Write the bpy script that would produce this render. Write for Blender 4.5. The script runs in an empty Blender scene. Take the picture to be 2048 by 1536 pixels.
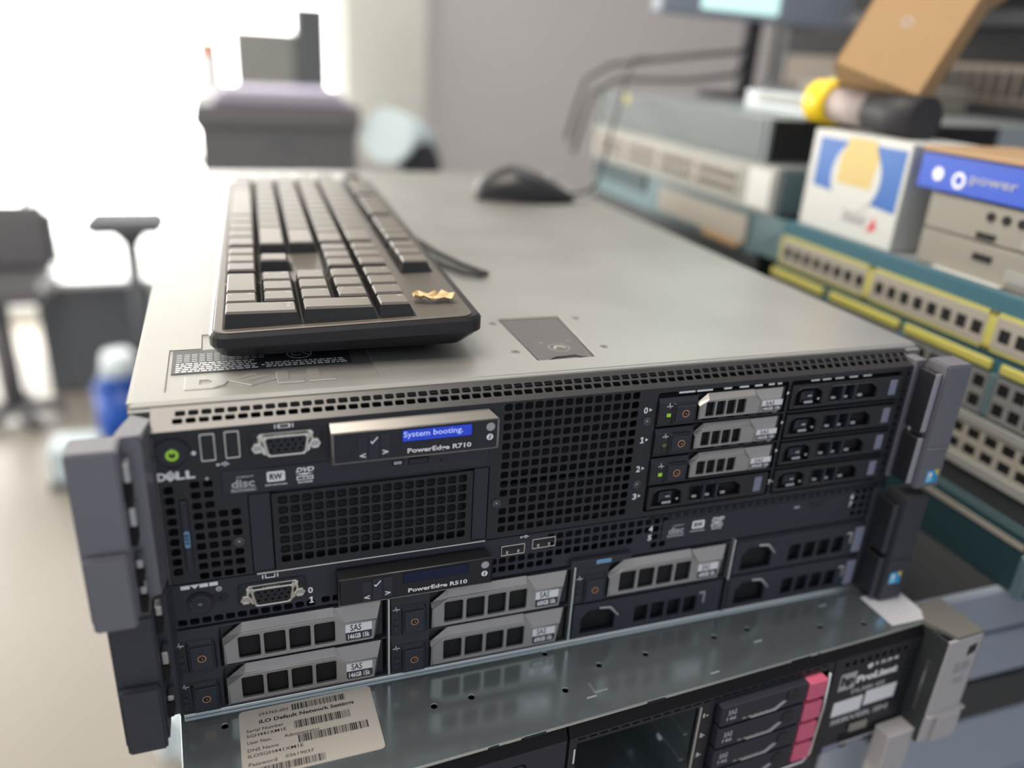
import bpy, bmesh, math, random
from mathutils import Matrix, Vector
random.seed(7)
S = 0.001
ZO = 917.0            # floor lies 917 mm below the base of the top server
scene = bpy.context.scene
COL = scene.collection
R = math.radians

# ------------------------------------------------------------------ materials
def mat(name, col, rough=0.5, metal=0.0, emit=None, es=0.0, spec=0.5, noise=0.0, nscale=60.0, coat=0.0, rn=0.0, bump=0.0, stretch=(1,1,1), trans=0.0, ior=1.45):
    m = bpy.data.materials.new(name); m.use_nodes = True
    nt = m.node_tree; b = nt.nodes['Principled BSDF']
    b.inputs['Base Color'].default_value = (*col, 1)
    b.inputs['Roughness'].default_value = rough
    b.inputs['Metallic'].default_value = metal
    b.inputs['Specular IOR Level'].default_value = spec
    b.inputs['IOR'].default_value = ior
    if coat: b.inputs['Coat Weight'].default_value = coat; b.inputs['Coat Roughness'].default_value = 0.15
    if trans: b.inputs['Transmission Weight'].default_value = trans
    if emit: b.inputs['Emission Color'].default_value = (*emit, 1); b.inputs['Emission Strength'].default_value = es
    if noise or rn or bump:
        tc = nt.nodes.new('ShaderNodeTexCoord'); mp = nt.nodes.new('ShaderNodeMapping')
        mp.inputs['Scale'].default_value = stretch
        nt.links.new(tc.outputs['Object'], mp.inputs[0])
        n = nt.nodes.new('ShaderNodeTexNoise'); n.inputs['Scale'].default_value = nscale; n.inputs['Detail'].default_value = 6
        nt.links.new(mp.outputs[0], n.inputs['Vector'])
        if noise:
            mx = nt.nodes.new('ShaderNodeMix'); mx.data_type = 'RGBA'
            mx.inputs['A'].default_value = (*[c*(1-noise) for c in col], 1)
            mx.inputs['B'].default_value = (*[min(1, c*(1+noise)) for c in col], 1)
            nt.links.new(n.outputs['Fac'], mx.inputs['Factor']); nt.links.new(mx.outputs['Result'], b.inputs['Base Color'])
        if rn:
            mr = nt.nodes.new('ShaderNodeMapRange')
            mr.inputs['To Min'].default_value = max(0.02, rough-rn); mr.inputs['To Max'].default_value = min(1, rough+rn)
            nt.links.new(n.outputs['Fac'], mr.inputs['Value']); nt.links.new(mr.outputs[0], b.inputs['Roughness'])
        if bump:
            bp = nt.nodes.new('ShaderNodeBump'); bp.inputs['Strength'].default_value = bump; bp.inputs['Distance'].default_value = 0.0005
            nt.links.new(n.outputs['Fac'], bp.inputs['Height']); nt.links.new(bp.outputs[0], b.inputs['Normal'])
    return m
M = {}
M['galv'] = mat('galvanised_lid', (.415,.415,.395), .42, .8, noise=.07, nscale=14, rn=.07, stretch=(1,1,1))
M['plate'] = mat('galvanised_plate', (.42,.48,.50), .17, .84, noise=.10, nscale=9, rn=.06)
M['edge'] = mat('bright_steel_edge', (.78,.80,.78), .30, .9)
M['steel'] = mat('steel', (.52,.53,.53), .33, 1.0)
M['nickel'] = mat('nickel', (.72,.70,.64), .22, 1.0)
M['black'] = mat('black_paint', (.018,.019,.024), .42, 0, noise=.15, nscale=400, bump=.04)
M['ventpaint'] = mat('sheen_black_paint', (.02,.02,.022), .36, .0, spec=.9, noise=.1, nscale=300)
M['flange'] = mat('flange_black', (.006,.006,.007), .55, spec=.2)
M['navy'] = mat('dark_panel_plastic', (.024,.026,.038), .48, 0, noise=.12, nscale=300)
M['bezel'] = mat('glossy_bezel', (.014,.015,.021), .28, 0)
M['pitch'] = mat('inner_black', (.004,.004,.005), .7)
M['innerdark'] = mat('inner_steel', (.03,.035,.035), .5, .4)
M['lever'] = mat('lever_silver', (.36,.345,.33), .36, .55, noise=.05, nscale=300)
M['lcdframe'] = mat('display_frame', (.27,.26,.245), .30, .75)
M['screw'] = mat('screw_grey', (.085,.085,.095), .35, .3)
M['earlight'] = mat('pale_rib', (.34,.34,.38), .45, .2)
M['ring'] = mat('orange_ring', (.50,.25,.12), .35, .4)
M['ear'] = mat('ear_grey_plastic', (.20,.20,.225), .44, .45, noise=.06, nscale=25)
M['eardark'] = mat('ear_charcoal_plastic', (.040,.042,.052), .5, 0, noise=.1, nscale=200, bump=.05)
M['white'] = mat('white_print', (.86,.86,.86), .5)
M['grey'] = mat('grey_print', (.42,.42,.43), .5)
M['lav'] = mat('lavender_tag', (.22,.23,.31), .5)
M['blue'] = mat('pale_blue_tag', (.17,.33,.52), .5)
M['labelw'] = mat('paper_label', (.80,.80,.80), .4)
M['sticker'] = mat('white_sticker', (.62,.62,.66), .5, noise=.1, nscale=300)
M['labeld'] = mat('dark_label', (.035,.037,.045), .4)
M['beigelabel'] = mat('satin_silver_label', (.50,.47,.43), .42, .25)
M['ink'] = mat('ink', (.015,.015,.02), .6)
M['green'] = mat('green_light', (.16,.35,.02), .4, emit=(.30,.52,.03), es=.42)
M['dimgreen'] = mat('unlit_green', (.10,.16,.06), .4)
M['screen'] = mat('lit_blue_screen', (.01,.03,.3), .3, emit=(.015,.05,.55), es=.55)
M['screentext'] = mat('screen_text', (.3,.4,.7), .4, emit=(.35,.42,.75), es=.7)
M['lcdshaded'] = mat('shaded_display_frame', (.008,.008,.010), .5, .0, spec=.25)  # silver frame painted black for shade and dark reflection under the server above
M['screenoff'] = mat('unlit_blue_screen', (.006,.012,.05), .12)
M['kbd'] = mat('keyboard_panel', (.115,.102,.09), .42, .3, noise=.12, nscale=200, bump=.05)
M['kbdbody'] = mat('keyboard_shell', (.014,.014,.016), .33)
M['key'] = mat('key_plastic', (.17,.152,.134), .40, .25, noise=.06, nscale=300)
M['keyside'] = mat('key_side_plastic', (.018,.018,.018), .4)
M['legend'] = mat('key_print', (.36,.35,.33), .5)
M['paper'] = mat('torn_paper', (.66,.50,.28), .7, noise=.3, nscale=90)
M['latch'] = mat('grey_latch', (.10,.098,.10), .40)
M['mouse'] = mat('mouse_plastic', (.014,.014,.017), .38)
M['cable'] = mat('black_cable', (.03,.03,.032), .5)
M['pink'] = mat('magenta_latch', (.68,.13,.22), .45)
M['yellow'] = mat('yellow_label', (.50,.46,.11), .5)
M['brightyellow'] = mat('bright_yellow_plastic', (.90,.62,.02), .4)
M['teal'] = mat('teal_front', (.042,.125,.165), .4, noise=.08, nscale=8)
M['tealdark'] = mat('dark_teal_front', (.018,.050,.062), .45)
M['tealpale'] = mat('pale_teal_metal', (.13,.20,.22), .4, .25)
M['port'] = mat('beige_socket', (.34,.315,.27), .5)
M['portgrey'] = mat('grey_socket', (.20,.20,.20), .5)
M['beige'] = mat('beige_front', (.245,.23,.195), .5, noise=.05, nscale=15)
M['greymetal'] = mat('grey_metal', (.30,.33,.34), .4, .35, noise=.06, nscale=6)
M['darkmetal'] = mat('dark_grey_metal', (.045,.05,.052), .45, .2)
M['midgrey'] = mat('mid_grey_front', (.13,.15,.155), .6, noise=.1, nscale=8)
M['palefront'] = mat('pale_grey_front', (.29,.295,.275), .5)
M['card'] = mat('cardboard', (.40,.255,.125), .75, noise=.07, nscale=12)
M['cardin'] = mat('cardboard_inside', (.38,.25,.14), .8)
M['boxwhite'] = mat('box_white', (.56,.57,.55), .5)
M['boxblue'] = mat('box_blue', (.015,.11,.40), .4)
M['boxbluelight'] = mat('box_royal_blue', (.01,.07,.50), .4)
M['boxyellow'] = mat('box_pale_yellow', (.56,.43,.16), .5)
M['red'] = mat('red_mark', (.65,.04,.05), .5)
M['cabinet'] = mat('blue_grey_paint', (.32,.36,.43), .45, noise=.05, nscale=4)
M['cabdark'] = mat('dark_top_paint', (.040,.043,.046), .5)
M['wall'] = mat('grey_wall', (.60,.58,.58), .8, noise=.04, nscale=2)
M['wallw'] = mat('cream_wall', (.74,.74,.68), .8)
M['floor'] = mat('floor', (.285,.26,.225), .4, noise=.06, nscale=1.5)
M['ceil'] = mat('ceiling', (.55,.55,.55), .8)
M['deskw'] = mat('white_desk', (.88,.89,.89), .18)
M['pedgrey'] = mat('slate_panel', (.13,.14,.15), .75, spec=.2)
M['crate'] = mat('charcoal_plastic', (.135,.13,.14), .55)
M['purple'] = mat('lilac_paper', (.45,.40,.58), .6)
M['bottle'] = mat('blue_bottle', (.01,.08,.42), .3)
M['cap'] = mat('white_cap', (.75,.85,.9), .5)
M['bag'] = mat('pale_blue_wrap', (.62,.74,.78), .4)
M['daylight'] = mat('window_daylight', (1,1,1), .5, emit=(1.0,.98,.94), es=7.5)
M['daylight2'] = mat('side_window_daylight', (1,1,1), .5, emit=(1.0,.93,.82), es=2.6)
M['monscreen'] = mat('lit_cyan_screen', (.3,.5,.5), .4, emit=(.60,.86,.80), es=1.0)
M['orange'] = mat('orange_plastic', (.70,.22,.07), .5)
M['tan'] = mat('tan_vent', (.16,.13,.105), .6)
M['flash'] = mat('pinkish_grey_plastic', (.42,.36,.35), .5)
M['darkcloth'] = mat('dark_rubber', (.022,.022,.027), .55)
M['bench'] = mat('bench_top', (.25,.24,.23), .6)
M['intel'] = mat('badge_blue', (.03,.33,.68), .35)
M['intelw'] = mat('badge_light', (.30,.66,.86), .35)
M['intely'] = mat('badge_yellow', (.75,.60,.05), .35)
M['silverlight'] = mat('pale_ear_plastic', (.44,.42,.42), .45)
M['olive'] = mat('warm_grey_top', (.17,.165,.15), .5)

# ------------------------------------------------------------------ geometry helpers (all in millimetres)
def FR(y):   # local (x, z) picture on a face that looks towards -Y
    return Matrix(((1,0,0,0),(0,0,-1,y),(0,1,0,0),(0,0,0,1)))
def TP(z): return Matrix.Translation((0,0,z))
def LF(x):   # face that looks towards -X; local x = -Y
    return Matrix(((0,0,-1,x),(-1,0,0,0),(0,1,0,0),(0,0,0,1)))
def rr(x0,x1,z0,z1,r=0.6,n=2):
    if r <= 0: return [(x0,z0),(x1,z0),(x1,z1),(x0,z1)]
    p = []
    for cx,cz,a in ((x1-r,z0+r,-90),(x1-r,z1-r,0),(x0+r,z1-r,90),(x0+r,z0+r,180)):
        for i in range(n+1):
            t = R(a+90*i/n); p.append((cx+r*math.cos(t), cz+r*math.sin(t)))
    return p
def circ(cx,cz,r,n=16): return [(cx+r*math.cos(2*math.pi*i/n), cz+r*math.sin(2*math.pi*i/n)) for i in range(n)]
def off(p,dx,dz): return [(a+dx,b+dz) for a,b in p]

class G:
    def __init__(s, m='black'):
        s.v=[]; s.f=[]; s.mi=[]; s.sm=[]; s.mats=[m]; s.cur=0
    def m(s, name):
        if name not in s.mats: s.mats.append(name)
        s.cur = s.mats.index(name); return s
    def add(s, vs, fs, X=None, smooth=False):
        b = len(s.v)
        s.v += [tuple(X @ Vector(v)) if X is not None else tuple(v) for v in vs]
        for f in fs:
            s.f.append([b+i for i in f]); s.mi.append(s.cur); s.sm.append(smooth)
        return s
    def bm(s, bm, X=None, smooth=False):
        bm.verts.index_update()
        s.add([v.co[:] for v in bm.verts], [[v.index for v in f.verts] for f in bm.faces], X, smooth); bm.free(); return s
    def box(s, x0,x1,y0,y1,z0,z1,b=0,X=None,seg=1):
        if b <= 0:
            vs=[(x0,y0,z0),(x1,y0,z0),(x1,y1,z0),(x0,y1,z0),(x0,y0,z1),(x1,y0,z1),(x1,y1,z1),(x0,y1,z1)]
            return s.add(vs, [(0,3,2,1),(4,5,6,7),(0,1,5,4),(1,2,6,5),(2,3,7,6),(3,0,4,7)], X)
        bm = bmesh.new(); bmesh.ops.create_cube(bm, size=1)
        for v in bm.verts: v.co = Vector(((x0+x1)/2+v.co.x*(x1-x0), (y0+y1)/2+v.co.y*(y1-y0), (z0+z1)/2+v.co.z*(z1-z0)))
        bmesh.ops.bevel(bm, geom=bm.edges[:], offset=b, segments=seg, affect='EDGES')
        return s.bm(bm, X)
    def plate(s, X, outer, holes=(), t=1.0, b=0.0):
        """flat plate in local XY, front at local z=0, thickness t going backwards"""
        cu = bpy.data.curves.new('tmp','CURVE'); cu.dimensions='2D'; cu.fill_mode='BOTH'
        cu.extrude = max(0, t/2-b); cu.bevel_depth=b; cu.bevel_resolution=0; cu.offset=-b
        for pts in [outer]+list(holes):
            sp = cu.splines.new('POLY'); sp.points.add(len(pts)-1)
            for i,p in enumerate(pts): sp.points[i].co=(p[0],p[1],0,1)
            sp.use_cyclic_u=True
        o = bpy.data.objects.new('tmp',cu); me = o.to_mesh()
        X2 = X @ Matrix.Translation((0,0,-t/2))
        s.add([v.co[:] for v in me.vertices], [list(p.vertices) for p in me.polygons], X2)
        o.to_mesh_clear(); bpy.data.objects.remove(o); bpy.data.curves.remove(cu); return s
    def text(s, X, st, x0,x1,z0,z1, bold=0.0, t=0.12, shear=0.0, keep=False):
        cu = bpy.data.curves.new('tmp','FONT'); cu.body=st; cu.size=10; cu.resolution_u=2
        cu.offset=bold; cu.extrude=0.0; cu.shear=shear
        o = bpy.data.objects.new('tmp',cu); me=o.to_mesh()
        vs=[v.co.copy() for v in me.vertices]; fs=[list(p.vertices) for p in me.polygons]
        o.to_mesh_clear(); bpy.data.objects.remove(o); bpy.data.curves.remove(cu)
        if not vs: return s
        a0=min(v.x for v in vs); a1=max(v.x for v in vs); b0=min(v.y for v in vs); b1=max(v.y for v in vs)
        sx=(x1-x0)/(a1-a0); sz=(z1-z0)/(b1-b0)
        vs=[(x0+(v.x-a0)*sx, z0+(v.y-b0)*sz, t) for v in vs]
        return s.add(vs, fs, X)
    def cyl(s, c, axis, r, d, r2=None, n=24, X=None, smooth=True):
        r2 = r if r2 is None else r2
        ax = {'x':Vector((1,0,0)),'y':Vector((0,1,0)),'z':Vector((0,0,1))}[axis] if isinstance(axis,str) else Vector(axis).normalized()
        u = ax.orthogonal().normalized(); w = ax.cross(u); c=Vector(c)
        vs=[]
        for k,rad in ((0,r),(1,r2)):
            for i in range(n):
                t=2*math.pi*i/n; vs.append(c+ax*d*k+u*rad*math.cos(t)+w*rad*math.sin(t))
        s.add(vs, [(i,(i+1)%n,n+(i+1)%n,n+i) for i in range(n)], X, smooth)
        b=len(s.v)-2*n
        s.f.append([b+i for i in range(n)][::-1]); s.mi.append(s.cur); s.sm.append(False)
        s.f.append([b+n+i for i in range(n)]); s.mi.append(s.cur); s.sm.append(False)
        return s
    def ring(s, c, axis, r1, r2, d, n=24):   # flat annulus with depth
        ax = {'x':Vector((1,0,0)),'y':Vector((0,1,0)),'z':Vector((0,0,1))}[axis]
        u = ax.orthogonal().normalized(); w = ax.cross(u); c=Vector(c); vs=[]
        for k,rad in ((0,r1),(0,r2),(1,r2),(1,r1)):
            for i in range(n):
                t=2*math.pi*i/n; vs.append(c+ax*d*k+u*rad*math.cos(t)+w*rad*math.sin(t))
        fs=[]
        for k in range(4):
            for i in range(n): j=(i+1)%n; a=k*n; b=((k+1)%4)*n; fs.append((a+i,a+j,b+j,b+i))
        return s.add(vs,fs)
    def tube(s, pts, r, n=8):
        pts=[Vector(p) for p in pts]; vs=[]; fs=[]
        for i,p in enumerate(pts):
            d=(pts[min(i+1,len(pts)-1)]-pts[max(i-1,0)]).normalized()
            u=d.cross(Vector((0.13,0.21,0.97))).normalized(); w=d.cross(u)
            for k in range(n): t=2*math.pi*k/n; vs.append(p+u*r*math.cos(t)+w*r*math.sin(t))
        for i in range(len(pts)-1):
            for k in range(n): j=(k+1)%n; fs.append((i*n+k,i*n+j,(i+1)*n+j,(i+1)*n+k))
        fs.append(list(range(n))); fs.append([(len(pts)-1)*n+k for k in range(n)][::-1])
        return s.add(vs,fs,None,True)
    def loft(s, rings, smooth=False, cap=True, X=None):
        n=len(rings[0]); vs=[p for r in rings for p in r]; fs=[]
        for k in range(len(rings)-1):
            for i in range(n): j=(i+1)%n; fs.append((k*n+i,k*n+j,(k+1)*n+j,(k+1)*n+i))
        if cap: fs.append(list(range(n))[::-1]); fs.append([(len(rings)-1)*n+i for i in range(n)])
        return s.add(vs,fs,X,smooth)
    def prism(s, pts, a, b, plane='xz', X=None):
        if plane=='xz': r0=[(p[0],a,p[1]) for p in pts]; r1=[(p[0],b,p[1]) for p in pts]
        elif plane=='yz': r0=[(a,p[0],p[1]) for p in pts]; r1=[(b,p[0],p[1]) for p in pts]
        else: r0=[(p[0],p[1],a) for p in pts]; r1=[(p[0],p[1],b) for p in pts]
        return s.loft([r0,r1],X=X)

class Thing:
    """an Empty at the thing's base; parts are built in mm, minus the base point"""
    def __init__(s, name, label, cat, base, rotz=0, group=None, rot=None, local=False):
        o = bpy.data.objects.new(name, None); COL.objects.link(o)
        o.empty_display_size=.02
        o.location=(base[0]*S, base[1]*S, (base[2]+ZO)*S)
        o.rotation_euler = rot if rot else (0,0,rotz)
        o['label']=label; o['category']=cat
        if group: o['group']=group
        s.o=o; s.sub=Vector((0,0,0)) if local else Vector(base)
    def part(s, name, g, parent=None, label=None, stuff=False):
        o = make(name, g, s.sub); o.parent = parent or s.o
        if label: o['label']=label
        if stuff: o['kind']='stuff'
        return o
def make(name, g, sub=Vector((0,0,0))):
    me = bpy.data.meshes.new(name)
    me.from_pydata([((v[0]-sub[0])*S,(v[1]-sub[1])*S,(v[2]-sub[2])*S) for v in g.v], [], g.f)
    for m_ in g.mats: me.materials.append(M[m_])
    me.polygons.foreach_set('material_index', g.mi); me.polygons.foreach_set('use_smooth', g.sm)
    me.update()
    bm=bmesh.new(); bm.from_mesh(me); bmesh.ops.recalc_face_normals(bm, faces=bm.faces[:]); bm.to_mesh(me); bm.free()
    o = bpy.data.objects.new(name, me); COL.objects.link(o); return o
def single(name, g, label, cat, base, rotz=0, group=None, rot=None, local=False):
    o = make(name, g, Vector((0,0,0)) if local else Vector(base))
    o.location=(base[0]*S, base[1]*S, (base[2]+ZO)*S); o.rotation_euler = rot if rot else (0,0,rotz)
    o['label']=label; o['category']=cat
    if group: o['group']=group
    return o
def struct(name, g):
    o = make(name, g); o.location=(0,0,ZO*S); o['kind']='structure'; return o

P = 5.47     # pitch of the perforated sheet
def hole(cx,cz,w=4.1,h=3.9,r=1.0): return rr(cx-w/2,cx+w/2,cz-h/2,cz+h/2,r,2)
def screw(g, x, z, y, r=2.4, m1='screw', m2='steel'):
    g.m(m1).ring((x,y-.5,z),'y',r*.72,r,.8,18); g.cyl((x,y-.25,z),'y',r*.7,.5,n=16)
    g.m(m2).cyl((x,y-.32,z),'y',r*.22,.3,n=6); g.m(g.mats[0])
def usb_symbol(g, X, cx, cz, s=1.0):
    g.plate(X, [(cx-3*s,cz-.18*s),(cx+2.2*s,cz-.18*s),(cx+2.2*s,cz+.18*s),(cx-3*s,cz+.18*s)], t=.1)
    g.plate(X, circ(cx-3*s,cz,.8*s,10), t=.1); g.plate(X, [(cx+2*s,cz-.6*s),(cx+3.4*s,cz),(cx+2*s,cz+.6*s)], t=.1)
    g.plate(X, [(cx-1.6*s,cz),(cx-.4*s,cz+1.2*s),(cx+.8*s,cz+1.2*s),(cx+.8*s,cz+.85*s),(cx-.2*s,cz+.85*s),(cx-1.2*s,cz)], t=.1)
    g.plate(X, [(cx-.6*s,cz),(cx+.6*s,cz-1.2*s),(cx+1.6*s,cz-1.2*s),(cx+1.6*s,cz-.85*s),(cx+.8*s,cz-.85*s),(cx-.2*s,cz)], t=.1)
    g.plate(X, circ(cx+1.2*s,cz+1.05*s,.55*s,8), t=.1)
def vga(T, cx, cz, y, sur='bezel'):
    g = G('nickel')
    o = [(-10.2,4.0),(-9.2,5.2),(9.2,5.2),(10.2,4.0),(8.8,-4.2),(7.8,-5.2),(-7.8,-5.2),(-8.8,-4.2)]
    i = [(a*.87,b*.82) for a,b in o]
    g.plate(FR(y-4.5), off(o,cx,cz), [off(i,cx,cz)], t=4.5, b=.3)
    g.m(sur).plate(FR(y-.6), rr(cx-16,cx+16,cz-6.2,cz+6.2,2,3), [off(o,cx,cz)], t=.8, b=.2)
    g.m('nickel').plate(FR(y-1.6), off([(a*1.22,b*1.05) for a,b in o],cx,cz), [off(o,cx,cz)], t=1.2, b=.2)
    g.m('bezel').plate(FR(y-3.4), off(i,cx,cz), [circ(cx-6.4+k*3.2+(1.2 if r_==1 else 0)-(.3), cz+2.3-2.3*r_, .62, 8) for r_ in range(3) for k in range(5)], t=1.5)
    g.m('pitch').plate(FR(y-1.8), off(i,cx,cz), t=.5)
    vo = T.part('monitor_socket', g, label='silver rimmed monitor socket')
    for sx in (-12.6, 12.6):
        n = G('nickel'); n.plate(FR(y-5.0), circ(cx+sx,cz,2.8,6), [circ(cx+sx,cz,1.2,14)], t=4.6, b=.3)
        n.m('steel').cyl((cx+sx,y-4.0,cz),'y',1.25,.4,n=12)
        T.part('hex_standoff', n, parent=vo)
def usb(T, cx, cz, y, vert=True):
    w,h = (6.4,13.6) if vert else (13.8,6.4)
    g = G('nickel'); g.plate(FR(y-.9), rr(cx-w/2,cx+w/2,cz-h/2,cz+h/2,.6), [rr(cx-w/2+.6,cx+w/2-.6,cz-h/2+.6,cz+h/2-.6,.4)], t=8, b=.12)
    g.m('pitch').box(cx-w/2+.6,cx+w/2-.6,y+4,y+4.5,cz-h/2+.6,cz+h/2-.6)
    if vert: g.m('bezel').box(cx-2.0,cx+.1,y-.2,y+4,cz-h/2+1.6,cz+h/2-1.6)
    else:
        g.m('bezel').box(cx-w/2+1.6,cx+w/2-1.6,y-.2,y+4,cz-.1,cz+2.0)
        g.m('nickel')
        for q in (-3.2,3.2): g.box(cx+q-.6,cx+q+.6,y-.5,y+1.2,cz-2.4,cz-.4)
    T.part('usb_socket', g)

def tri_num(g, X, st, x, z, tri=True, s=1.0):
    g.m('white')
    if st=='1': g.plate(X, [(x+a*s,z+b*s) for a,b in ((-1.9,-1.9),(.3,-1.9),(.3,-1.3),(-.3,-1.3),(-.3,1.9),(-1.1,1.9),(-2.0,1.2),(-1.8,.7),(-1.2,1.0),(-1.2,-1.3),(-1.9,-1.3))], t=.1)
    else: g.text(X, st, x-2.2*s, x+.3*s, z-1.9*s, z+1.9*s, bold=.3)
    if tri: g.plate(X, [(x+1.2*s,z-1.0*s),(x+2.9*s,z),(x+1.2*s,z+1.0*s)], t=.1)

def display(T, x0, z0, model, lit):
    """information display module: front face from x0, z0, 81 x 16"""
    w=81; y=-6.0
    fr = G('lcdframe' if lit else 'lcdshaded')
    prof=[(1,z0),(y,z0),(y-.2,z0+.6),(y-.2,z0+15.6),(y+.3,z0+16.2),(1,z0+19.4)]
    L=[(x0,p[0],p[1]) for p in prof]; Rr=[(x0+w,p[0],p[1]) for p in prof]
    Rr[3]=(x0+w,y-.2,z0+15.6); Rr[4]=(x0+w-.5,y+.3,z0+16.2); Rr[5]=(x0+w-4.5,1,z0+19.4)
    fr.loft([L,Rr])
    fr.m('lcdframe').tube([(x0+.3,y-.1,z0+.3),(x0+.3,y-.1,z0+16),(x0+w-.3,y-.1,z0+16),(x0+w-.3,y-.1,z0+.3),(x0+.3,y-.1,z0+.3)],.45,6)
    body = T.part('display_module', fr)
    f = G('bezel'); f.plate(FR(y-.45), rr(x0+1,x0+w-1,z0+.9,z0+15.4,.6), [rr(x0+32.6,x0+67.4,z0+8.2,z0+14.9,.5)], t=.5, b=.1)
    f.m('pitch').box(x0+32.6,x0+67.4,y-.25,y-.15,z0+8.2,z0+14.9)
    T.part('display_face', f, parent=body)
    sc = G('screen' if lit else 'screenoff')
    sc.plate(FR(y-.4), rr(x0+33,x0+67,z0+8.6,z0+14.5,.3), t=.15)
    if lit: sc.m('screentext').text(FR(y-.42), 'System booting.', x0+33.4, x0+62.6, z0+9.9, z0+13.8, bold=.12, t=.05)
    T.part('screen', sc, parent=body, label='lit blue screen' if lit else 'dark unlit screen')
    b = G('navy'); X=FR(y-.9)
    for k,(za,zb) in enumerate(((1.2,12.9),(1.6,14.2),(2.2,14.0))):
        xa=x0+11.7+k*5.3
        b.m('navy').plate(X, rr(xa,xa+4.9,z0+za,z0+zb,.4), t=.5, b=.12)
        if k!=1: b.m('bezel').box(xa,xa+4.9,y-.95,y-.88,z0+za+5.2,z0+za+5.4)
    b.m('white').text(X,'<',x0+12.7,x0+15.5,z0+2.5,z0+5.0,bold=.3); b.text(X,'>',x0+23.3,x0+26.1,z0+3.4,z0+5.9,bold=.3)
    b.plate(FR(y-1.0), [(x0+17.7,z0+10.6),(x0+18.6,z0+9.3),(x0+21.4,z0+12.6),(x0+20.9,z0+12.9),(x0+18.7,z0+10.4),(x0+18.1,z0+11.0)], t=.1)
    T.part('menu_buttons', b, parent=body)
    tx = G('white'); tx.text(FR(y-.5), 'PowerEdge '+model, x0+35.3, x0+66.9, z0+1.6, z0+5.0, bold=.32)
    tx.plate(FR(y-.5), circ(x0+76.3,z0+6.6,1.75,20), t=.15)
    tx.m('ink').text(FR(y-.55), 'i', x0+75.8,x0+76.8, z0+5.6, z0+7.7, bold=.3, shear=.2)
    T.part('printed_name', tx, parent=body)
    d = G('grey'); d.cyl((x0+76.4,y-.8,z0+12.2),'y',2.0,.8,n=24); d.m('lcdframe').ring((x0+76.4,y-.7,z0+12.2),'y',2.0,2.35,.6,24)
    T.part('round_button', d, parent=body)

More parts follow.
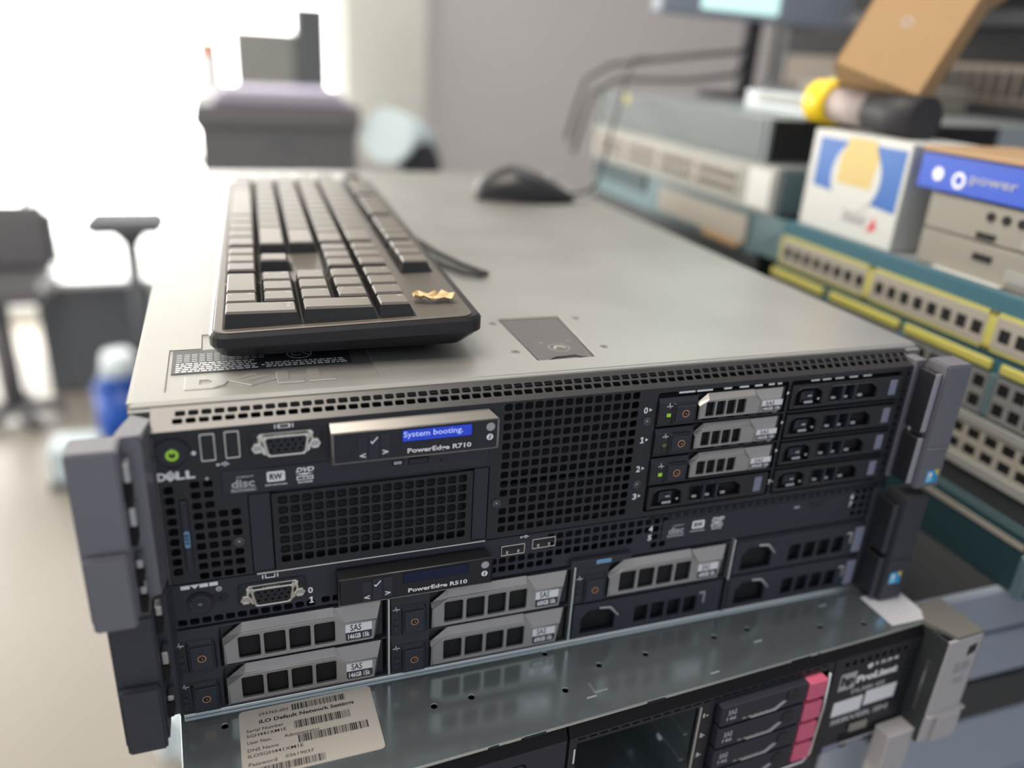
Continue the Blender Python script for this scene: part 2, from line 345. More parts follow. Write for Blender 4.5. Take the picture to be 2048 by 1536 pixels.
def carrier(T, x, z, W, H, p, lit, txt):
    """hot-plug drive carrier with silver lever. p: proportions"""
    bw,lx,s0,s1,bend,l0,l1 = p; k=H/22.5
    b = G('black'); y=-.2
    b.loft([[(x,4,z),(x+bw,4,z),(x+bw,4,z+H),(x,4,z+H)],[(x,y,z),(x+bw,y,z),(x+bw,y,z+H),(x,y,z+H)],[(x,y-1.6,z),(x+bw-1,y-1.6,z),(x+bw-1,y-1.6,z+H*.82),(x,y-1.6,z+H*.82)]])
    b.box(x+bw,x+W,1,4,z,z+H)
    bx0=x+(7 if W>90 else 9.6); bx1=x+(17.4 if W>90 else 21.0); bh=13.4*k if W>90 else 9.6
    b.loft([[(bx0-1.6,y-1.5,z),(bx1+1.6,y-1.5,z),(bx1+1.6,y-1.5,z+bh+1),(bx1,y-1.5,z+bh+4*k),(bx0-1,y-1.5,z+bh+4*k),(bx0-1.6,y-1.5,z+bh+2)],
            [(bx0-.8,y-2.9,z),(bx1+.8,y-2.9,z),(bx1+.8,y-2.9,z+bh+1.8),(bx1,y-2.9,z+bh+2.8),(bx0,y-2.9,z+bh+2.8),(bx0-.8,y-2.9,z+bh+2.0)]])
    body = T.part('drive_carrier', b)
    rb = G('navy'); cx=(bx0+bx1)/2; cz=z+bh/2
    rb.box(bx0,bx1,y-3.7,y-2.7,z+1.6,z+bh+1.4,b=.35); cz+=1.5
    rb.m('ring').ring((cx,y-3.9,cz),'y',1.55 if W>90 else 1.6,2.1 if W>90 else 2.2,.4,24)
    rb.m('pitch').cyl((cx,y-3.8,cz),'y',1.5,.3,n=20); rb.m('steel').cyl((cx+.2,y-3.9,cz-.1),'y',.35,.2,n=8)
    T.part('release_button', rb, parent=body)
    led = G('pitch'); lx0=x+(1.6 if W>90 else 5.0)
    sy=y-1.6
    for q,(zz,mm) in enumerate(((4.4*k,'pitch'),(8.2*k,'green' if lit==1 else ('dimgreen' if lit==2 else 'pitch')))):
        led.m(mm if mm!='pitch' else 'navy').box(lx0,lx0+2.3,sy-.35,sy,z+zz-1.3*k-.3,z+zz+1.2*k)
    X=FR(sy-.1); led.m('white'); c0=x+2.7 if W>90 else x+6.2; cz2=z+H*.70
    led.plate(X,[(c0-1.9,cz2-.2),(c0-.5,cz2-.2),(c0-.2,cz2+1.6),(c0+.25,cz2-1.4),(c0+.55,cz2-.2),(c0+1.9,cz2-.2),(c0+1.9,cz2+.15),(c0+.35,cz2+.15),(c0+.25,cz2-.3),(c0-.1,cz2+2.2),(c0-.7,cz2+.15),(c0-1.9,cz2+.15)],t=.15)
    T.part('status_lights', led, parent=body)
    lv = G('lever'); yf=-3.3; x-=2.6*(x+W/2-47)/340; z+=1.3; tz=.79*H; mz=.56*H; a=lx; e=W-.5
    A=[(a,.4),(a,mz),(a+8.4*k,tz),(bend,tz),(bend+6*k,mz),(e-3,mz),(e-4.5*k,.4)]
    B=[(a,.4),(a,mz+2*k),(a+9.4*k,H-.2),(bend,H-.2),(bend+6*k,H-.2),(e,H-.2),(e-3*k,.4)]
    A=[(x+u,yf,z+v) for u,v in A]; B=[(x+u,-.2,z+v) for u,v in B]
    lv.loft([B,A],cap=False)
    n=4; g_=(s1-s0)/n; sl=[]
    for i in range(n):
        u0=s0+i*g_+.9*k; u1=s0+(i+1)*g_-.9*k
        sl.append(rr(x+u0,x+u1,z+2.2*k,z+tz-2.6*k,.9*k,2))
    lv.plate(FR(yf),[(q[0],q[2]) for q in A],sl,t=2.0,b=.22)
    lv.m('pitch').plate(FR(-.6),[(q[0],q[2]) for q in B],t=.4)
    # raised rim that runs round the slots
    lv.m('lever').tube([(x+a+.5,yf,z+.6),(x+a+.5,yf,z+mz-.2),(x+a+8.6*k,yf,z+tz-.4),(x+bend-.2,yf,z+tz-.4),(x+bend+5.6*k,yf,z+mz-.3)]+([(x+bend+5.6*k,yf,z+.6)] if W<90 else [(x+e-3.4,yf,z+mz-.3)]),.55*k,8)
    T.part('lever', lv, parent=body, label='silver slotted pull lever')
    lb = G('labelw'); X=FR(yf-.12); h0=z+.08*H; h1=z+mz-.5; mid=h0+(h1-h0)*.48
    lb.plate(X,[(x+l0,mid),(x+l1,mid),(x+l1,h1),(x+l0,h1)],t=.12)
    lb.m('labeld').plate(X,[(x+l0,h0+.8),(x+l0+.9,h0),(x+l1-.9,h0),(x+l1,h0+.8),(x+l1,mid),(x+l0,mid)],t=.12)
    lb.m('ink').text(X,'SAS',x+l0+(l1-l0)*.18,x+l0+(l1-l0)*.60,mid+.7*k,h1-.8*k,bold=.12,t=.04)
    lb.m('white').text(X,txt,x+l0+1.2*k,x+l1-1.2*k,h0+.9*k,mid-1.0*k,bold=.28,t=.04)
    T.part('capacity_label', lb, parent=body)

def blank25(T, x, z):
    W,H=80,14.5
    g=G('black')
    h1=[(x+2.5,z+1.8),(x+2.5,z+10.5),(x+6,z+13),(x+17,z+13),(x+21.5,z+10),(x+21.5,z+1.8)]
    h2=[(x+27,z+2.6),(x+27,z+12.6),(x+56,z+12.6),(x+61,z+9),(x+61,z+2.6)]
    g.plate(FR(-1.5),rr(x+.5,x+W-.5,z,z+H,.6),[h1,h2],t=2.5,b=.35)
    g.m('pitch').box(x+1,x+W-1,2.5,3,z+.5,z+H-.5)
    g.m('navy').box(x+8,x+16.5,-.5,2.5,z+3,z+10,b=.6); g.box(x+34.5,x+36,-3.2,2.5,z+2.6,z+12.6); g.box(x+43,x+44.5,-3.2,2.5,z+2.6,z+12.6)
    g.m('screw')
    for hh in (h1,h2): g.tube([(a_,-1.7,b_) for a_,b_ in hh]+[(hh[0][0],-1.7,hh[0][1])],.32,5)  # paler grey outlines imitate highlights on the chamfered recess edges
    o=T.part('drive_bay_cover', g)
    c=G('steel')
    for q in (31,39.5,50): c.box(x+q-1.7,x+q+1.7,-.8,2,z+3.6,z+5.4,b=.3)
    c.box(x+9,x+15,-2.6,-1,z+3.4,z+4.9,b=.3); c.box(x+11,x+14,-2.2,-1,z+7.4,z+8.4,b=.2)
    c.box(x+18,x+19.5,-2.4,-1,z+5,z+6.4,b=.2)
    T.part('metal_tabs', c, parent=o)
    t=G('lav'); t.box(x+70,x+75,-2.2,-1.3,z+3,z+12.6,b=.3); T.part('grey_tag', t, parent=o, label='lavender grey release tag')
def blank35(T, x, z, W, tag=True):
    H=23.4; g=G('navy')
    hs=[[(x+6,z+2),(x+6,z+13),(x+10,z+18),(x+22,z+18),(x+28,z+12),(x+28,z+2)]]
    for i in range(4): hs.append(rr(x+41+i*11.2,x+49.8+i*11.2,z+3,z+15,.8))
    g.plate(FR(-2.0),rr(x+.5,x+W-.5,z,z+H,.6),hs,t=3,b=.35)
    g.m('pitch').box(x+1,x+W-1,2.5,3,z+.5,z+H-.5)
    g.m('grey').tube([(x+17,-2.2,z+19.3),(x+24,-2.4,z+18.6),(x+29.6,-2.4,z+12)],.7,6)
    g.tube([(x+84.5,-2.2,z+16.6),(x+88,-2.2,z+17.2),(x+88,-2.2,z+9)],.7,6)
    o=T.part('drive_bay_cover', g)
    if tag:
        t=G('lav'); t.box(x+W-7.5,x+W-1,-3,-1.8,z+2,z+H-3,b=.3); T.part('grey_tag', t, parent=o, label='lavender grey release tag')

def disc_logos(T, x0, z0, k=1.0, par=None):
    y=-.75; X=FR(y)
    g=G('grey')
    g.text(X,'disc',x0,x0+10.2*k,z0+2.0*k,z0+6.4*k,bold=.35); g.text(X,'COMPACT',x0+2.4*k,x0+10*k,z0+6.9*k,z0+8*k,bold=.4)
    g.text(X,'ReWritable',x0+.2*k,x0+10*k,z0+.1*k,z0+1.4*k,bold=.4)
    g.plate(X,[(x0-.3*k,z0-.2*k),(x0+10.6*k,z0-.2*k),(x0+10.6*k,z0+1.7*k),(x0-.3*k,z0+1.7*k)],[[(x0,z0),(x0+10.3*k,z0),(x0+10.3*k,z0+1.5*k),(x0,z0+1.5*k)]],t=.05)
    g.m('white'); a=x0+15.6*k
    g.plate(X,rr(a,a+8.2*k,z0+3.2*k,z0+8.6*k,.8*k),t=.1)
    g.text(X,'DVD+ReWritable',a-.8*k,a+9*k,z0+1.2*k,z0+2.2*k,bold=.2)
    g.m('ink').text(FR(y-.06),'RW',a+1.3*k,a+6.9*k,z0+4.3*k,z0+7.5*k,bold=.25)
    b=x0+28.6*k; g.m('white').text(X,'DVD',b,b+8.4*k,z0+6.6*k,z0+9.2*k,bold=.4,shear=.3)
    g.plate(X,[(b-.2*k,z0+5.6*k),(b+3.8*k,z0+5.0*k),(b+8*k,z0+5.6*k),(b+3.8*k,z0+6.2*k)],t=.1)
    g.plate(X,[(b+.3*k,z0+2.4*k),(b+7.9*k,z0+2.4*k),(b+7.9*k,z0+4.6*k),(b+.3*k,z0+4.6*k)],t=.1)
    g.text(X,'RECORDER',b+.8*k,b+7.6*k,z0+.8*k,z0+1.9*k,bold=.3)
    g.m('ink').text(FR(y-.06),'MULTI',b+1*k,b+7.2*k,z0+2.8*k,z0+4.2*k,bold=.4)
    T.part('disc_format_logos', g, parent=par)
def dell(g, X, x, z, w, h, cut=None):
    """the maker's wordmark, with its tilted E"""
    u=w/4.1
    if cut:
        for i,(a,b) in enumerate(((0,1),(2.05,3.0),(3.15,4.1))): g.plate(X,[(x+a*u,z),(x+b*u,z),(x+b*u,z+cut),(x+a*u,z+cut)],t=.1)
        g.plate(X,[(x+1.0*u,z+cut),(x+1.55*u,z-.3),(x+2.05*u,z+cut)],t=.1); return
    g.text(X,'D',x,x+1.0*u,z,z+h,bold=.5)
    E=[(-.5,-.5),(.5,-.5),(.5,-.22),(-.15,-.22),(-.15,-.12),(.5,-.12),(.5,.12),(-.15,.12),(-.15,.22),(.5,.22),(.5,.5),(-.5,.5)]
    c,s_=math.cos(R(38)),math.sin(R(38))
    g.plate(X,[(x+1.45*u+(a*c-b*s_)*h*.95, z+h/2+(a*s_+b*c)*h*.95) for a,b in E],t=.1)
    g.text(X,'L',x+2.0*u,x+3.0*u,z,z+h,bold=.5); g.text(X,'L',x+3.1*u,x+4.1*u,z,z+h,bold=.5)
def badge(T, x, z, y, par=None):
    g=G('intel'); g.plate(FR(y),rr(x,x+9,z,z+9,.4),t=.15)
    g.m('intely').plate(FR(y-.05),[(x+5.2,z+9),(x+9,z+9),(x+9,z+4.6)],t=.12)
    g.m('intelw').plate(FR(y-.05),[(x+.5,z+.8),(x+5.6,z+1.4),(x+3.4,z+5),(x+4.6,z+7.6),(x+.6,z+8)],t=.12)
    g.m('white').plate(FR(y-.1),circ(x+3.2,z+5.6,1.4,14),t=.1)
    T.part('processor_badge', g, parent=par, label='small square blue badge with a yellow corner')

# =================================================================== TOP SERVER
T = Thing('rack_server','topmost rack server, galvanised lid, black front with lit blue display and green power light','server',(221,300,0))
X0=FR(0); PM=FR(-.15)
g=G('galv')                                   # sheet-metal chassis
g.box(0,443,12,690,0,84.5); T.part('chassis', g)
# lid with a recessed label field and an opening for the latch
F=[(14.5,28),(14.5,84),(30,84),(30,106),(113,106),(113,92),(113,28)]
lid=G('galv')
lid.plate(TP(86.4),rr(0,443,18,688,1.5),[F,[(200,34),(234,34),(240,104),(200,104)]],t=1.9,b=.35)
lid.box(0,443,15.5,18.4,82,86.0,b=.6)         # folded front lip
lid.box(-1,0.4,18,688,40,86.3); lid.box(442.6,444,18,688,40,86.3)
lo=T.part('lid', lid)
fl=G('galv'); fl.plate(TP(85.6),F,t=.8)
X=TP(86.3)                                     # raised wordmark in the recess
u=21.5; x=22.5; z=27.6+2
def emb(pts,holes=()): fl.plate(X,pts,holes,t=1.0,b=.3)
emb([(x,z),(x+13,z),(x+18,z+3),(x+20,z+8),(x+18,z+13),(x+13,z+16),(x,z+16)],[[(x+7,z+5),(x+10.5,z+5),(x+12.5,z+8),(x+10.5,z+11),(x+7,z+11)]])
emb([(x+19,z+8),(x+30,z+0),(x+42,z+6),(x+40,z+8),(x+31,z+3.6),(x+28.5,z+5.5),(x+38,z+10.5),(x+36,z+12.4),(x+26,z+7.4),(x+24,z+9),(x+33,z+14),(x+31,z+16)])
emb([(x+42,z),(x+55,z),(x+55,z+4),(x+48,z+4),(x+48,z+16),(x+42,z+16)])
emb([(x+57,z),(x+70,z),(x+70,z+4),(x+63,z+4),(x+63,z+16),(x+57,z+16)])
T.part('recessed_panel', fl, parent=lo)
lb=G('labeld'); LX=TP(86.0)
lb.plate(LX,[(16,50.5),(103,50.5),(103,82),(16,82)],t=.25)
lb.m('white')
rnd=random.Random(3)
for row in range(5):
    yy=52.3+row*2.55; xx=18.0
    while xx<98 and not (row>2 and xx>58):
        w=rnd.uniform(1.2,3.4)
        if not(54<xx<58): lb.plate(TP(86.05),[(xx,yy),(xx+w,yy),(xx+w,yy+1.15),(xx,yy+1.15)],t=.05)
        xx+=w+.8
for row in range(5):
    yy=66+row*2.4
    for q in range(12): lb.plate(TP(86.05),[(18+q*3.6,yy),(20.6+q*3.6,yy),(20.6+q*3.6,yy+.45),(18+q*3.6,yy+.45)],t=.05)
lb.plate(TP(86.05),circ(78,68,6.4,24),[circ(78,68,5.9,24)],t=.05); lb.plate(TP(86.05),[(74,66),(79,66),(79,66.5),(74.5,66.5),(74.5,71),(74,71)],t=.05)
lb.plate(TP(86.05),[(79,70),(82.5,65.6),(83,66),(79.5,70.4)],t=.05)
T.part('service_label', lb, parent=lo, label='black label with rows of tiny white print')
# latch
la=G('latch'); la.prism([(201,34.6),(206,34.6),(212,39),(224,40),(230,35.2),(233.2,34.8),(239,103.3),(201,103.3)],84.2,85.8,'xy')
la.m('pitch').plate(TP(84.4),[(200,34),(234,34),(240,104),(200,104)],t=.2)
la.m('legend').plate(TP(85.9),circ(219.5,52,6.2,28),[circ(219.5,52,5.8,28)],t=.1)
la.plate(TP(85.9),[(215.5,50.5),(216.7,50),(218.6,53.6),(221.3,53.2),(222.8,50.6),(224,50.9),(222.2,54.6),(218,55.2)],t=.1)
for a,b in ((211,61),(228,61)): la.plate(TP(85.9),[(a,b),(a+2,b),(a+2,b+.7),(a,b+.7)],t=.1)
T.part('lid_latch', la, parent=lo, label='dark grey plastic lid latch')
for a,b in ((192,48),(245,47),(194,96),(249,98)):
    s_=G('nickel'); s_.cyl((a,b,86.3),'z',2.6,.35,n=18); s_.m('black').cyl((a,b,86.62),'z',.9,.08,n=6); T.part('rivet', s_, parent=lo)
# slanted perforated strip above the front
ang=math.atan2(6.6,13.5)
VX=Matrix.Translation((0,0,79.6)) @ Matrix.Rotation(ang,4,'X')
vs=G('ventpaint'); hs=[]
for i in range(75):
    hs.append(rr(18+i*P,18+i*P+4.2,4.0,6.9,.7)); hs.append(rr(19.2+i*P,19.2+i*P+4.2,8.3,11.2,.7))
vs.plate(VX,[(9,0),(431,0),(431,14.2),(9,14.2)],hs,t=1.0,b=.12)
vs.m('pitch').box(9,431,10,11.5,70,82)
T.part('vent_strip', vs)
# front panel
fp=G('black'); H_=[]
hx=[172.3+i*P for i in range(14)]
for r_ in range(14):
    for c_ in range(14):
        if r_==10 and c_==0: continue
        if r_ == 0 and False: continue
        H_.append(hole(hx[c_],76.8-r_*P-.4))
left=[]
for r_ in range(9): left.append(hole(13.4,50.6-r_*P)); 
for r_ in range(10):
    for c_ in range(2):
        if c_==0 and r_==-1: continue
        left.append(hole(24.6+c_*P,52.0-r_*P,4.0,3.7))
for r_ in range(7):
    for c_ in range(2):
        if c_==1 and r_==3: continue
        left.append(hole(24.6+(c_+2)*P,52.0-(r_+3)*P,4.0,3.7))
H_+=left
H_.append(rr(256.5,339.8,3.2,76.6,1.5)); H_.append(rr(341.5,420.5,3.2,76.6,1.5))
H_.append(rr(46.5,164,.9,44.2,.5)); 
for i in range(13):
    H_.append(hole(425.2,74-i*P,2.6,2.6,.7))
fp.plate(X0,rr(9,431,0,79.6,.6),H_,t=1.3,b=.14)
fp.m('black').box(9,431,1.3,4,78,79.4); fp.box(9,10.4,1,12,0,79); fp.box(429.6,431,1,12,0,79)
fp.m('pitch').box(9.5,430.5,10.5,11.5,.5,79)
fp.m('innerdark'); 
for q in (27.5,43.5): fp.box(172,245,5,10,q,q+1.6)   # ledges seen through the mesh
fp.box(10,12,3,11,1,79)
T.part('front_panel', fp)
pr=G('white'); dell(pr,PM,9.6,55.8,15.6,4.2); T.part('printed_wordmark', pr)
pr=G('white'); usb_symbol(pr,PM,37.5,61.2,.8); T.part('printed_usb_symbol', pr)
pr=G('white'); pr.plate(PM,circ(25.6,68.2,1.0,12),t=.1); T.part('printed_dot', pr)
pr=G('white'); pr.plate(PM,rr(61.8,67.4,76.6,78.6,.3),[rr(62.6,66.6,76.9,78.3,.3)],t=.1)
for a in (60.4,68.2): pr.plate(PM,[(a,76.6),(a+.5,76.6),(a+.5,78.6),(a,78.6)],t=.1)
T.part('printed_display_symbol', pr)
for q,zz in enumerate((67.4,49.6,32.0,14.5)):
    pr=G('white'); tri_num(pr,PM,str(q),250.8,zz); T.part('bay_number', pr)
pr=G('white'); tri_num(pr,PM,'7',340.4,12.0,s=.8); T.part('bay_number', pr)
for zz in (68.5,50,31.8):
    pr=G('white'); pr.plate(FR(-.2),[(339.4,zz),(341,zz+1.1),(339.4,zz+2.2)],t=.1); T.part('printed_arrow', pr)
for a,b in ((41.3,19.6),(168.6,22.0),(251.3,61.0),(250.2,22.5)):
    s_=G('navy'); screw(s_,a,b,-.1); T.part('panel_screw', s_)
pb=G('bezel'); pb.ring((16.8,-1.2,68.6),'y',6.2,7.6,1.6,36); pb.m('navy').cyl((16.8,-.6,68.6),'y',6.1,.8,n=36)
po=T.part('power_button', pb)
pg=G('green'); pg.ring((16.8,-.95,68.4),'y',1.5,2.7,.4,24); pg.box(16.4,17.2,-1.0,-.5,69.0,71.4); T.part('power_light', pg, parent=po, label='glowing green power light')
usb(T,31.6,70.6,0); usb(T,41.9,70.9,0)
vga(T,65.0,69.6,0)
s_=G('navy'); s_.m('grey').cyl((30,-.3,54.8),'y',.8,.5,n=12); T.part('reset_pin', s_)
# service tag tab
tg=G('navy'); tg.box(17.3,20.6,-1.6,.2,8,45,b=.5); tg.m('blue').plate(FR(-1.75),rr(17.8,20.2,20.5,29.5,1.0,3),t=.2)
XR=FR(-1.9)@Matrix.Translation((18.9,25,0))@Matrix.Rotation(R(-90),4,'Z')
tg.m('ink').text(XR,'EST',-3,3,-.8,.8,bold=.15); T.part('service_tag', tg, label='narrow pull tag with a pale blue EST mark')
# optical drive
od=G('navy'); od.box(36,163,-.6,9,45.4,57.2,b=.3)
oo=T.part('optical_drive', od)
e=G('bezel'); e.box(122,131.6,-1.1,-.5,51.0,54.2,b=.3); e.m('pitch').box(121.6,132,-.66,-.6,50.7,54.5); e.cyl((138.5,-.8,51.2),'y',.6,.3,n=10); T.part('eject_button', e, parent=oo)
e=G('grey'); e.box(114.5,118.6,-.9,-.5,51.6,53.4,b=.2); e.m('pitch').box(113.6,119.4,-.7,-.55,51.1,53.9); T.part('activity_light', e, parent=oo)
disc_logos(T,40,46.6,1.0,par=oo)
# perforated filler for the tape bay
tf=G('black'); hs=[]
for r_ in range(7):
    for c_ in range(17): hs.append(hole(62+c_*P,39.8-r_*P,4.3,4.2,1.1))
tf.plate(FR(-1.4),rr(57,155,1.2,43.6,.5),hs,t=1.6,b=.16)
tf.m('innerdark').box(58,154,3.4,3.8,2,43)
tf.m('navy').box(46.8,56.6,-.3,2,1.2,43.8,b=.3); tf.box(155.6,163.6,-.3,2,1.2,43.8,b=.3)
tf.m('edge').box(48,163,-1.7,-1.0,.3,1.0)
T.part('bay_grille', tf)
display(T,84.7,58.0,'R710',True)
# drive cage and carriers
cg=G('pitch'); cg.box(256,421,5,10,3,77); cg.m('black')
for zz in (21.2,39.3,57.6): cg.box(257,340,-.5,6,zz-.5,zz+.4); cg.box(342,420,-.5,6,zz-.5,zz+.4)
cg.m('edge')
for base in (256,):
    for zz in (75.4,57.0,38.8):
        for q,(a,b) in enumerate(((13,23),(24,34),(41,46),(51,57),(61,66),(70,74),(76,79))):
            if zz<70 and q<2: a-=2; b-=4
            cg.box(base+a,base+b,.2,3,zz-.2,zz+1.1,b=.15)
for q,(a,b) in enumerate(((10,16),(18,24),(27,33),(37,43),(47,53))): cg.box(345+a,345+b,.4,3,75.2,76.3,b=.15)
T.part('drive_cage', cg)
p25=(24,25.6,29.5,56,61,66,79.5)
for zz,l,t in ((58.8,1,'146GB 15k'),(40.7,2,'146GB 15k'),(22.4,1,'300GB 15k')): carrier(T,257,zz,81.5,14.8,p25,l,t)
blank25(T,257.5,5)
for zz in (59.5,41.3,23.2,5.1): blank25(T,341.5,zz)
# ears
def ear_left(T, X_, Yf, z0, z1, zt, m, xs, bits):
    g=G(m); w=19
    g.box(X_,X_+w,Yf,Yf+15,z0,z1,b=.9,seg=2)
    g.prism([(X_+w-3,Yf+14),(X_+w+xs-2,Yf+15),(X_+w+xs+1,3),(X_+w+xs-7,9),(X_+w-2,Yf+20)],z0+1,z1-1,'xy')
    o=T.part('mounting_ear', g)
    h=G(m); h.box(X_+1.2,X_+w-.8,Yf-4,Yf+.2,z0-1.5,zt,b=1.0,seg=2); T.part('thumb_latch', h, parent=o)
    b=G('steel')
    for zz,hh in bits: b.box(X_+w+.3,X_+w+3.2,Yf+6,Yf+12.5,zz,zz+hh,b=.4)
    b.m('pitch')
    for zz,hh in bits: b.box(X_+w-.5,X_+w+2.6,Yf+5,Yf+13.5,zz-9,zz-.5,b=.3)
    T.part('latch_hardware', b, parent=o)
ear_left(T,-20,-27,4,86,39,'ear',9.5,((68,9),(47,9),(26,4),(12.5,7)))
g=G('ear'); g.prism([(-1,-9),(7,-13),(9.5,3),(2,8)],82.8,84.0,'xy'); g.m('screw').box(8.9,9.8,-1.0,2,1,78); T.part('ear_bracket', g)
def ear_right(T, X_, Yf, z0, z1, zr, m, silver):
    g=G(m); g.box(X_,X_+19,Yf,-1.5,z0,z1,b=.9,seg=2)
    g.box(X_-8,X_-.5,-1.5,9,z0+2,z1-1.5,b=.3)
    g.box(X_+1,X_+18,Yf-1.3,Yf+.3,zr,zr+1.4,b=.4)
    o=T.part('mounting_ear', g)
    b=G('black'); h=(z1-z0)
    for a,c in ((.47,.93),(.04,.42)):
        b.m('black').box(X_-5,X_-.2,Yf+3,-.5,z0+h*a,z0+h*c,b=.5)
        b.m(silver)
        for q in (Yf+2.6,Yf+5.0): b.box(X_-4.6,X_-.6,q,q+1.1,z0+h*a,z0+h*c,b=.3)
    T.part('latch_hardware', b, parent=o)
    return o
er=ear_right(T,436,-17,3,85,30,'ear','earlight')
badge(T,443,6.5,-17.1)

# =================================================================== MIDDLE SERVER
U = Thing('rack_server','middle rack server in the stack, charcoal front with unlit display, wide silver drive levers','server',(221,300,-80))
g=G('galv'); g.box(0,443,12,690,-79.8,-.4); U.part('chassis', g)
g=G('edge'); g.box(8,433,-1.8,-.2,-79.9,-77.9,b=.3); U.part('base_lip', g, label='bright bare steel lip along the bottom')
fp=G('navy'); H_=[]
for i in range(12): H_.append(hole(12.4+i*P,-22.6,4.2,3.6))
for i in range(3): H_.append(hole(82.5+i*P-2.5,-22.6+.8,4.2,3.6))
H_=[h for h in H_ if not (76<h[0][0]<78)]
for i in range(20):
    for r_ in range(4):
        x=168.6+i*P; zz=-4.2-r_*P
        if r_<2 and x<199: continue
        if r_==3 and 205<x<262: continue
        if r_>=2 and 255<x<262: continue
        H_.append(hole(x,zz))
for i in range(3):
    for r_ in range(4): H_.append(hole(410+i*P,-4.2-r_*P,3.6,3.6))
fp.plate(X0,rr(6,431,-25.4,-.6,.5),H_,t=1.3,b=.14)
fp.m('pitch').box(6.5,430.5,6,7,-79,-1); fp.m('navy').box(6,6.9,0,7,-79,-1); fp.box(430,431,0,7,-79,-1)
U.part('front_panel', fp)
pr=G('white'); dell(pr,PM,13.5,-3.3,16.5,3.4,cut=2.0); U.part('printed_wordmark', pr)
pr=G('white'); pr.plate(PM,circ(30.2,-5.6,1.3,18),[circ(30.2,-5.6,1.0,18)],t=.1); pr.plate(PM,[(29.5,-5.3),(30.2,-6.0),(30.9,-5.3),(30.9,-4.9),(30.2,-5.6),(29.5,-4.9)],t=.1); U.part('printed_power_symbol', pr)
pr=G('white')
for a in (50.2,57.2): pr.plate(PM,[(a,-3.6),(a+.6,-3.6),(a+.6,-1.4),(a,-1.4)],t=.1)
pr.plate(PM,[(51.6,-3.6),(56.4,-3.6),(56.4,-1.4),(55.9,-1.4),(55.9,-3.1),(52.1,-3.1),(52.1,-1.4),(51.6,-1.4)],t=.1); U.part('printed_display_symbol', pr)
pr=G('white'); usb_symbol(pr,PM,186,-1.6,.7); U.part('printed_usb_symbol', pr)
for st_,x_,z_ in (('0',73.6,-14.5),('1',73.8,-20.5),('4',264.4,-8.8),('5',264.4,-14.8),('6',407,-7.5),('7',407,-13)):
    pr=G('white'); tri_num(pr,PM,st_,x_,z_,tri=False); U.part('bay_number', pr)
pb=G('bezel'); pb.ring((21.4,-1.0,-12),'y',4.9,6.0,1.4,36); pb.m('navy').cyl((21.4,-1.6,-12),'y',4.8,1.8,n=36); pb.m('black').cyl((21.4,-1.8,-12),'y',3.2,.4,n=30)
pb.m('bezel').plate(FR(-.3),rr(26,34,-13,-8.6,2,3),t=.3); pb.m('pitch').cyl((30.6,-.6,-11),'y',.8,.3,n=10)
pb.m('grey').text(FR(-1.85),'*',20.4,22.4,-13,-11,bold=.2)
U.part('power_button', pb)
vga(U,54.6,-11.4,0)
usb(U,179.4,-8.4,0,False); usb(U,197.2,-6.8,0,False)
display(U,85.6,-23.1,'R510',False)
od=G('navy'); od.box(271,402.5,-.6,9,-17.6,-4.6,b=.3); oo=U.part('optical_drive', od)
e=G('grey'); e.box(362,366,-.9,-.5,-9.6,-8.2,b=.2); e.m('bezel').box(374,384,-1.1,-.5,-10,-7,b=.3); U.part('eject_button', e, parent=oo)
disc_logos(U,275,-16.2,1.0,par=oo)
for zz in ((-2.4),):
    pf=G('pitch')
    for i in range(30): pf.box(262+i*P,262+i*P+3.6,-.2,.1,-3.4,-1.0)
    U.part('slot_row', pf)
tg=G('navy'); tg.box(214,252,-3.5,0,-25.0,-21.4,b=.5); tg.m('blue').box(229,238.5,-4.2,-3.3,-24.6,-21.9,b=.4); U.part('service_tag', tg, label='pull tag with a pale blue mark')
for a,b0,b1 in ((111.0,-76,-25.5),(216.2,-76,-25),(320.8,-53,-24)):
    sp=G('edge'); sp.box(a,a+1.1,-3.4,2,b0,b1,b=.25); U.part('bay_divider', sp)
sp=G('eardark'); sp.box(321.2,322.2,-3,2,-77,-53); sp.box(7,430,-.5,6,-52.9,-52.1); sp.box(7,430,-.5,6,-27.6,-26.6); sp.box(7,430,-.5,6,-79.8,-77.4); U.part('cage_rails', sp)
p35=(21.5,22.4,28.5,77.5,76,81.8,95.4)
for x,zz,t in ((7.2,-50.9,'146GB 15k'),(7.2,-76.6,'146GB 15k'),(113,-50.9,'600GB 15k'),(113,-76.6,'600GB 15k'),(218,-50.9,'600GB 15k')):
    carrier(U,x,zz,101.5,23.4,p35,0,t)
blank35(U,218.5,-76.6,101,False); blank35(U,323.5,-50.9,98); blank35(U,323.5,-76.6,98)
def ear_left2(T):
    ear_left(T,-16,-22,-72,1.2,-36,'eardark',6.5,((-4,5),(-32,7),(-54,3)))
ear_left2(U)
g=G('steel'); g.box(3.2,6.4,-6,-1,-18,-13.5,b=.3); g.m('beige').box(1.5,4.8,-5,0,-13,-3,b=.3); g.m('lav').box(2.6,6.4,-6,-1,-37,-30,b=.3); U.part('ear_clips', g)
ear_right(U,430,-19,-79,-2,-50,'eardark','eardark')
badge(U,434.5,-66.5,-19.2)

